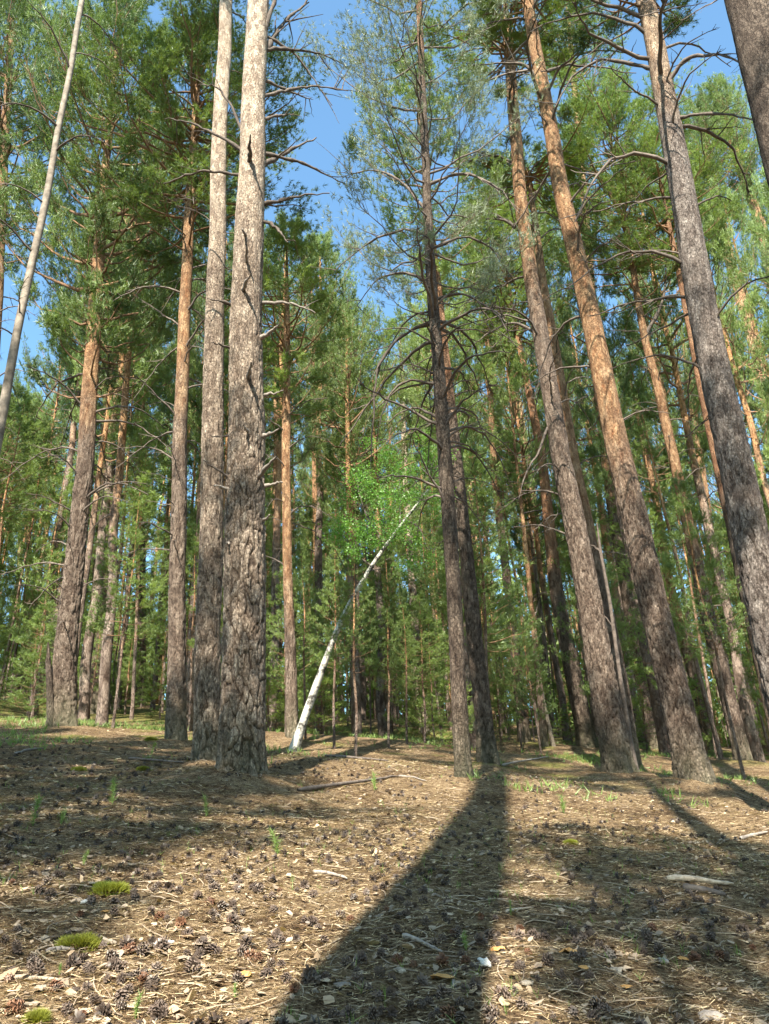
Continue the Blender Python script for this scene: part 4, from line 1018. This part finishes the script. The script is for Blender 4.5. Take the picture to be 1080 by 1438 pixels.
for j, i in enumerate(rest):
    R_ = np.array(Matrix.Rotation(rc.uniform(0, 6.28), 3, 'Z') @ Matrix.Rotation(rc.normal(1.4, .5), 3, 'X')); s = rc.uniform(.7, 1.1)
    Vs.append((V0 * s) @ R_.T + np.array([cx_[i], cy_[i], cz_[i] + .016])); Fs.append(F0 + j * len(V0))
V = np.concatenate(Vs)
link('cone_litter', make_mesh('cone litter', V, [np.concatenate(Fs)], [M['cone']], attrs={'tone': np.tile(T0, len(rest))}, smooth=False), label='pine cones strewn thickly farther up the slope', kind='stuff')

# ------------------------------------------------------------------ single pieces lying on the ground
def stick(p0, p1, w, label, mat='palewood', fork=None, seed=1, bend=0.06):
    a = hit(*p0, f=gz); b = hit(*p1, f=gz); k = np.linspace(0, 1, 14); rng = np.random.default_rng(seed)
    p = a[None] * (1 - k[:, None]) + b[None] * k[:, None]; nrm = np.array([-(b - a)[1], (b - a)[0]]);
    p[:, :2] += nrm[None] * (bend * np.sin(k * math.pi))[:, None] + rng.normal(0, .003, (14, 2))
    dep = float((a - CP) @ FW); r = w * .5 * dep / FPX
    p[:, 2] = np.maximum(gz(p[:, 0], p[:, 1]), a[2] * (1 - k) + b[2] * k) + r * .7
    base = a.copy(); rad = r * (1 - .5 * k) * (1 + rng.normal(0, .08, 14)); rad[0] *= .6; rad[-1] *= .5
    V, F = tubes((p - base)[None], rad[None], 8)
    if fork:
        c = hit(*fork, f=gz); m_ = p[6]; q = m_[None] * (1 - k[:, None]) + (c + [0, 0, r])[None] * k[:, None]
        V2, F2 = tubes((q - base)[None], (r * .6 * (1 - .6 * k))[None], 7); F = np.concatenate([F, F2 + len(V)]); V = np.concatenate([V, V2])
    link('fallen_stick', make_mesh('fallen stick', V, [F], [M[mat]]), loc=tuple(base), label=label, cat='stick')
stick((936, 1237), (1030, 1245), 10, 'pale split stick lying in the sun, lower right', seed=2)
stick((130, 1323), (162, 1329), 11, 'short pale barkless stick end beside the lower moss clump', seed=3)
stick((64, 1340), (104, 1336), 9, 'grey-brown stick touching the lower moss clump from the left', 'greywood', seed=4)
stick((566, 1316), (622, 1342), 8, 'grey crooked stick in the dark trunk shadow, bottom centre', 'greywood', seed=5)
stick((12, 1376), (88, 1378), 7, 'pale forked stick near the bottom left corner', fork=(62, 1362), seed=6)
stick((960, 1250), (1022, 1262), 12, 'dark curved stick just below the pale split one', 'deadwood', seed=7, bend=.12)
stick((712, 1283), (750, 1276), 5, 'thin pale bent twig right of the trunk shadow', seed=8, bend=.2)
stick((0, 1424), (56, 1412), 8, 'tan stick running off the bottom left corner', seed=9)
stick((1040, 1180), (1079, 1170), 6, 'thin stick at the right edge above the pale split one', 'greywood', seed=10)
stick((418, 1112), (560, 1092), 7, 'long thin dark strip standing in for a shadow right of the thickest pine', 'deadwood', seed=11, bend=.03)  # dark stick shape laid on the ground in place of a cast shadow
stick((440, 1226), (488, 1236), 6, 'grey twig left of the trunk shadow in the sunny litter', 'greywood', seed=12)
stick((640, 1388), (676, 1352), 5, 'bent grey twig in the shadow near the bottom centre', 'greywood', seed=14, bend=.15)

stick((180, 1066), (258, 1072), 4, 'thin dark branch lying before the two thick left trunks', 'deadwood', seed=21)
stick((455, 1062), (545, 1070), 4, 'dark fallen branch right of the birch foot', 'deadwood', seed=22)
stick((705, 1076), (770, 1064), 4, 'grey fallen branch between the central and right trunks', 'greywood', seed=23)
stick((560, 1090), (600, 1098), 3, 'short fallen branch left of the dark central pine foot', 'greywood', seed=24)
stick((20, 1060), (62, 1052), 4, 'fallen branch left of the broken stump', 'greywood', seed=25)

def flake(px, py, w, h, label, mat='palewood', seed=0, name='bark_flake', cat='bark flake', lift=.012, th=.006):
    c = hit(px, py, f=gz); dep = float((c - CP) @ FW); s = w * .5 * dep / FPX; rng = np.random.default_rng(seed)
    k = 12; an = np.arange(k) * 2 * math.pi / k; rr = rng.uniform(.6, 1.1, k)
    asp = h / w * 1.6
    rim = np.stack([s * rr * np.cos(an), s * rr * np.sin(an) * asp, lift + s * .12 * rng.normal(0, 1, k)], -1)
    inn = rim * [.5, .5, 1]; inn[:, 2] = lift + s * .22 + s * .05 * rng.normal(0, 1, k)
    top = np.vstack([rim, inn, [[0, 0, lift + s * .25]]]); bot = top - [0, 0, th]
    V = np.vstack([top, bot]); n = len(top); i = np.arange(k); j = (i + 1) % k
    Q = [np.stack([i, j, j + k, i + k], -1), np.stack([i + n + k, j + n + k, j + n, i + n], -1), np.stack([i, i + n, j + n, j], -1)]
    T = [np.stack([i + k, j + k, np.full(k, 2 * k)], -1), np.stack([j + k + n, i + k + n, np.full(k, 2 * k + n)], -1)]
    link(name, make_mesh(name, V, [np.concatenate(Q), np.concatenate(T)], [M[mat]], attrs={'tone': np.full(len(V), .6)}, smooth=False), loc=tuple(c), rot=(rng.normal(0, .12), rng.normal(0, .12), rng.uniform(-.4, .4)), label=label, cat=cat)
M['whiteflake'] = simple_mat('bleached bark', (0.5, 0.46, 0.40), (0.80, 0.77, 0.70), 40, .8, .003)
flake(222, 1330, 46, 20, 'bleached white bark flake, brightest piece on the ground at lower left', 'whiteflake', 1)
flake(345, 1312, 34, 16, 'tan layered bark flake left of the trunk shadow', 'palewood', 2)
flake(260, 1352, 34, 10, 'pinkish grey flake just right below the white one', 'palewood', 3)
flake(121, 1268, 16, 14, 'small whitish flake left of the upper moss clump', 'whiteflake', 4)
flake(132, 1244, 14, 12, 'pale grey chip leaning at the upper moss clump', 'palewood', 5)
flake(118, 1424, 16, 12, 'grey rounded flake near the bottom edge at left', 'palewood', 6)
flake(1000, 1430, 40, 24, 'large grey flake at the bottom edge at right', 'greywood', 7)
flake(682, 1355, 16, 26, 'pale upright flake at the right rim of the trunk shadow', 'whiteflake', 8)
flake(868, 1366, 22, 14, 'light grey flake in the shade at lower right', 'palewood', 9)
flake(930, 1352, 20, 14, 'curled grey flake right of the light one in the shade', 'greywood', 10)
flake(562, 1366, 20, 12, 'small light flake inside the trunk shadow', 'palewood', 11)
flake(740, 1384, 20, 12, 'buff flake in the sunlit patch at bottom centre', 'palewood', 12)
flake(480, 1388, 26, 10, 'brown-grey flake on the left rim of the trunk shadow', 'greywood', 13)
flake(55, 1392, 20, 12, 'tan flake below the pale forked stick', 'palewood', 14)
M['orangeleaf'] = simple_mat('orange dry leaf', (0.36, 0.17, 0.05), (0.62, 0.36, 0.14), 30, .8)
for i, (px, py, w, lb) in enumerate([(79, 1170, 14, 'small orange leaf on the ground in the left shade'), (146, 1284, 14, 'orange curled leaf just below the upper moss clump'), (700, 1337, 24, 'orange dead leaf right of the trunk shadow'), (800, 1340, 30, 'largest orange-brown leaf in the sunlit patch lower centre'),
                                  (345, 1372, 24, 'orange sliver lying by the tan layered flake'), (820, 1362, 16, 'small orange leaf under the largest one'), (880, 1390, 18, 'orange brown leaf in the shade lower right'), (620, 1378, 40, 'ochre leaf spray inside the trunk shadow'), (960, 1350, 18, 'light brown leaf in the shade, bottom right')]):
    flake(px, py, w, w * .45, lb, 'orangeleaf', 40 + i, 'dry_leaf', 'leaf', th=.002)

def moss(px, py, w, h, label, seed):
    c = hit(px, py, f=gz); dep = float((c - CP) @ FW); s = w * .42 * dep / FPX; rng = np.random.default_rng(seed)
    n = 1500; a = rng.uniform(0, 6.28, n); r = np.sqrt(rng.uniform(0, 1, n)) * s * (1 + .25 * np.sin(a * 3 + seed)) * (1 + (rng.uniform(0, 1, n) > .85) * rng.uniform(0, .7, n))
    hh = s * .36 * np.sqrt(np.clip(1 - (r / s / 1.35) ** 2, 0, 1)) + vn(np.cos(a) * r / s * 2.5 + seed, np.sin(a) * r / s * 2.5, 3) * s * .22
    p = np.stack([r * np.cos(a), r * np.sin(a) * .9, hh - .005], -1)
    V, F = tufts(p, unit(np.stack([np.cos(a) * r / s, np.sin(a) * r / s, np.ones(n)], -1)), 4, .034, .005, .3, rng)
    tn = np.repeat(rng.uniform(0.3, 1.3, n), 12)
    g = 14; t = np.linspace(0, 1, 7); an = np.arange(g) * 2 * math.pi / g
    Vd = np.array([[s * tt * 1.1 * math.cos(x) * (1 + .25 * math.sin(x * 3 + seed)), s * tt * 1.1 * math.sin(x) * .9 * (1 + .25 * math.sin(x * 3 + seed)), s * .28 * math.sqrt(max(0, 1 - tt * tt)) - .018] for tt in t for x in an])
    ii = np.arange(7 * g).reshape(7, g); Fd = np.stack([ii[:-1], ii[1:], np.roll(ii[1:], -1, 1), np.roll(ii[:-1], -1, 1)], -1).reshape(-1, 4)
    link('moss_clump', make_mesh('moss clump', np.vstack([Vd, V]), [Fd, F + len(Vd)], [M['mossm']], attrs={'tone': np.concatenate([np.full(len(Vd), .1), tn])}, smooth=False), loc=tuple(c), label=label, cat='moss')
moss(153, 1253, 44, 20, 'bright yellow-green moss clump in full sun at left, the upper of two', 1)
moss(110, 1330, 48, 26, 'yellow-green moss clump between two sticks, the lower of two', 2)
moss(801, 1186, 14, 7, 'small olive moss clump in the shade right of centre', 3)
moss(52, 1436, 16, 8, 'moss clump cut by the bottom edge at left', 4)
moss(110, 1083, 18, 6, 'moss spot in the shade below the broken stump', 6)
moss(200, 1082, 16, 6, 'moss spot left of the pale straight pine foot', 7)
moss(212, 1040, 16, 6, 'tiny yellow moss spot before the slim orange-topped pine', 8)

def seedling(px, py, hpx, label, seed, wide=1.0):
    c = hit(px, py, f=gz); dep = float((c - CP) @ FW); h = hpx * dep / FPX * 1.05; rng = np.random.default_rng(seed)
    root = link('pine_seedling', None, loc=tuple(c), label=label, cat='seedling')
    k = np.linspace(0, 1, 6); bx_, by_ = rng.uniform(-.35, .35), rng.uniform(-.2, .2); h *= .85; V, F = tubes(np.stack([k * k * h * bx_, k * k * h * by_, k * h], -1)[None], (.004 * (1 - .6 * k))[None], 5)
    link('stem', make_mesh('stem', V, [F], [M['grass']], attrs={'tone': np.full(len(V), .4)}), root)
    n = 46; t = rng.uniform(.1, 1, n); a = rng.uniform(0, 6.28, n)
    p = np.stack([t * t * h * bx_, t * t * h * by_, t * h], -1); d = unit(np.stack([np.cos(a) * wide, np.sin(a) * wide, rng.uniform(.5, 1.3, n)], -1))
    V, F = tufts(p, d, 3, h * rng.uniform(.25, .5), h * .025, .45, rng)
    link('needles', make_mesh('needles', V, [F], [M['grass']], attrs={'tone': np.repeat(rng.uniform(.1, 1, n), 9)}, smooth=False), root)
for i, (px, py, h, lb) in enumerate([(290, 1146, 26, 'bright green seedling in the litter in front of the thickest pine'), (158, 1130, 36, 'upright green seedling in the shaded litter at left'), (46, 1160, 44, 'feathery green seedling near the left edge'),
        (86, 1158, 22, 'small seedling between the two taller ones at left'), (117, 1215, 20, 'thin seedling above the upper moss clump'), (390, 1200, 34, 'pale thin sprout in the sunny litter right of the thickest pine'), (213, 1060, 18, 'grassy tuft at the foot of the slim orange-topped pine'),
        (792, 1142, 26, 'dark little seedling in the shade right of centre'), (526, 1110, 26, 'thin grey-green sprout left of the central pine foot'), (83, 1370, 16, 'tiny green shoot above the pale forked stick'), (330, 1400, 18, 'tiny bright green shoot at the bottom left of the trunk shadow'),
        (655, 1335, 24, 'spreading green tuft inside the trunk shadow'), (190, 1430, 34, 'faint green grass tuft at the bottom edge at left'), (718, 1285, 20, 'small green shoot right of the trunk shadow')]):
    seedling(px, py, h, lb, 60 + i, .9)

# low green cover in the middle distance, uncounted
n = 9000; y = rg.uniform(11, 34, n); x = rg.uniform(-1, 1, n) * (.56 * y + 2); m_ = (vn(x / 1.9, y / 1.5, 95) + .5 * vn(x / .5, y / .5, 96)) > 0.1; x, y = x[m_], y[m_]
p = np.stack([x, y, gz(x, y)], -1); V, F = tufts(p, np.tile([0, 0, 1.0], (len(p), 1)), 7, .15, .016, .6, rg)
link('undergrowth', make_mesh('undergrowth', V, [F], [M['grass']], attrs={'tone': np.repeat(rg.uniform(0, .8, len(p)), 21)}, smooth=False), label='low green undergrowth in patches between the middle trunks', kind='stuff')
# thin grass and shoots, uncounted
n = 2600; x, y = scatter(n, rg, 1.8, 20, .8); m_ = vn(x / 1.1, y / 1.1, 91) > 0.02; x, y = x[m_], y[m_]
p = np.stack([x, y, gz(x, y)], -1); V, F = tufts(p, np.tile([0, 0, 1.0], (len(p), 1)), 6, .055, .0035, .45, rg)
link('grass', make_mesh('grass', V, [F], [M['grass']], attrs={'tone': np.repeat(rg.uniform(0, 1, len(p)), 18)}, smooth=False), label='sparse thin green shoots in the litter', kind='stuff')
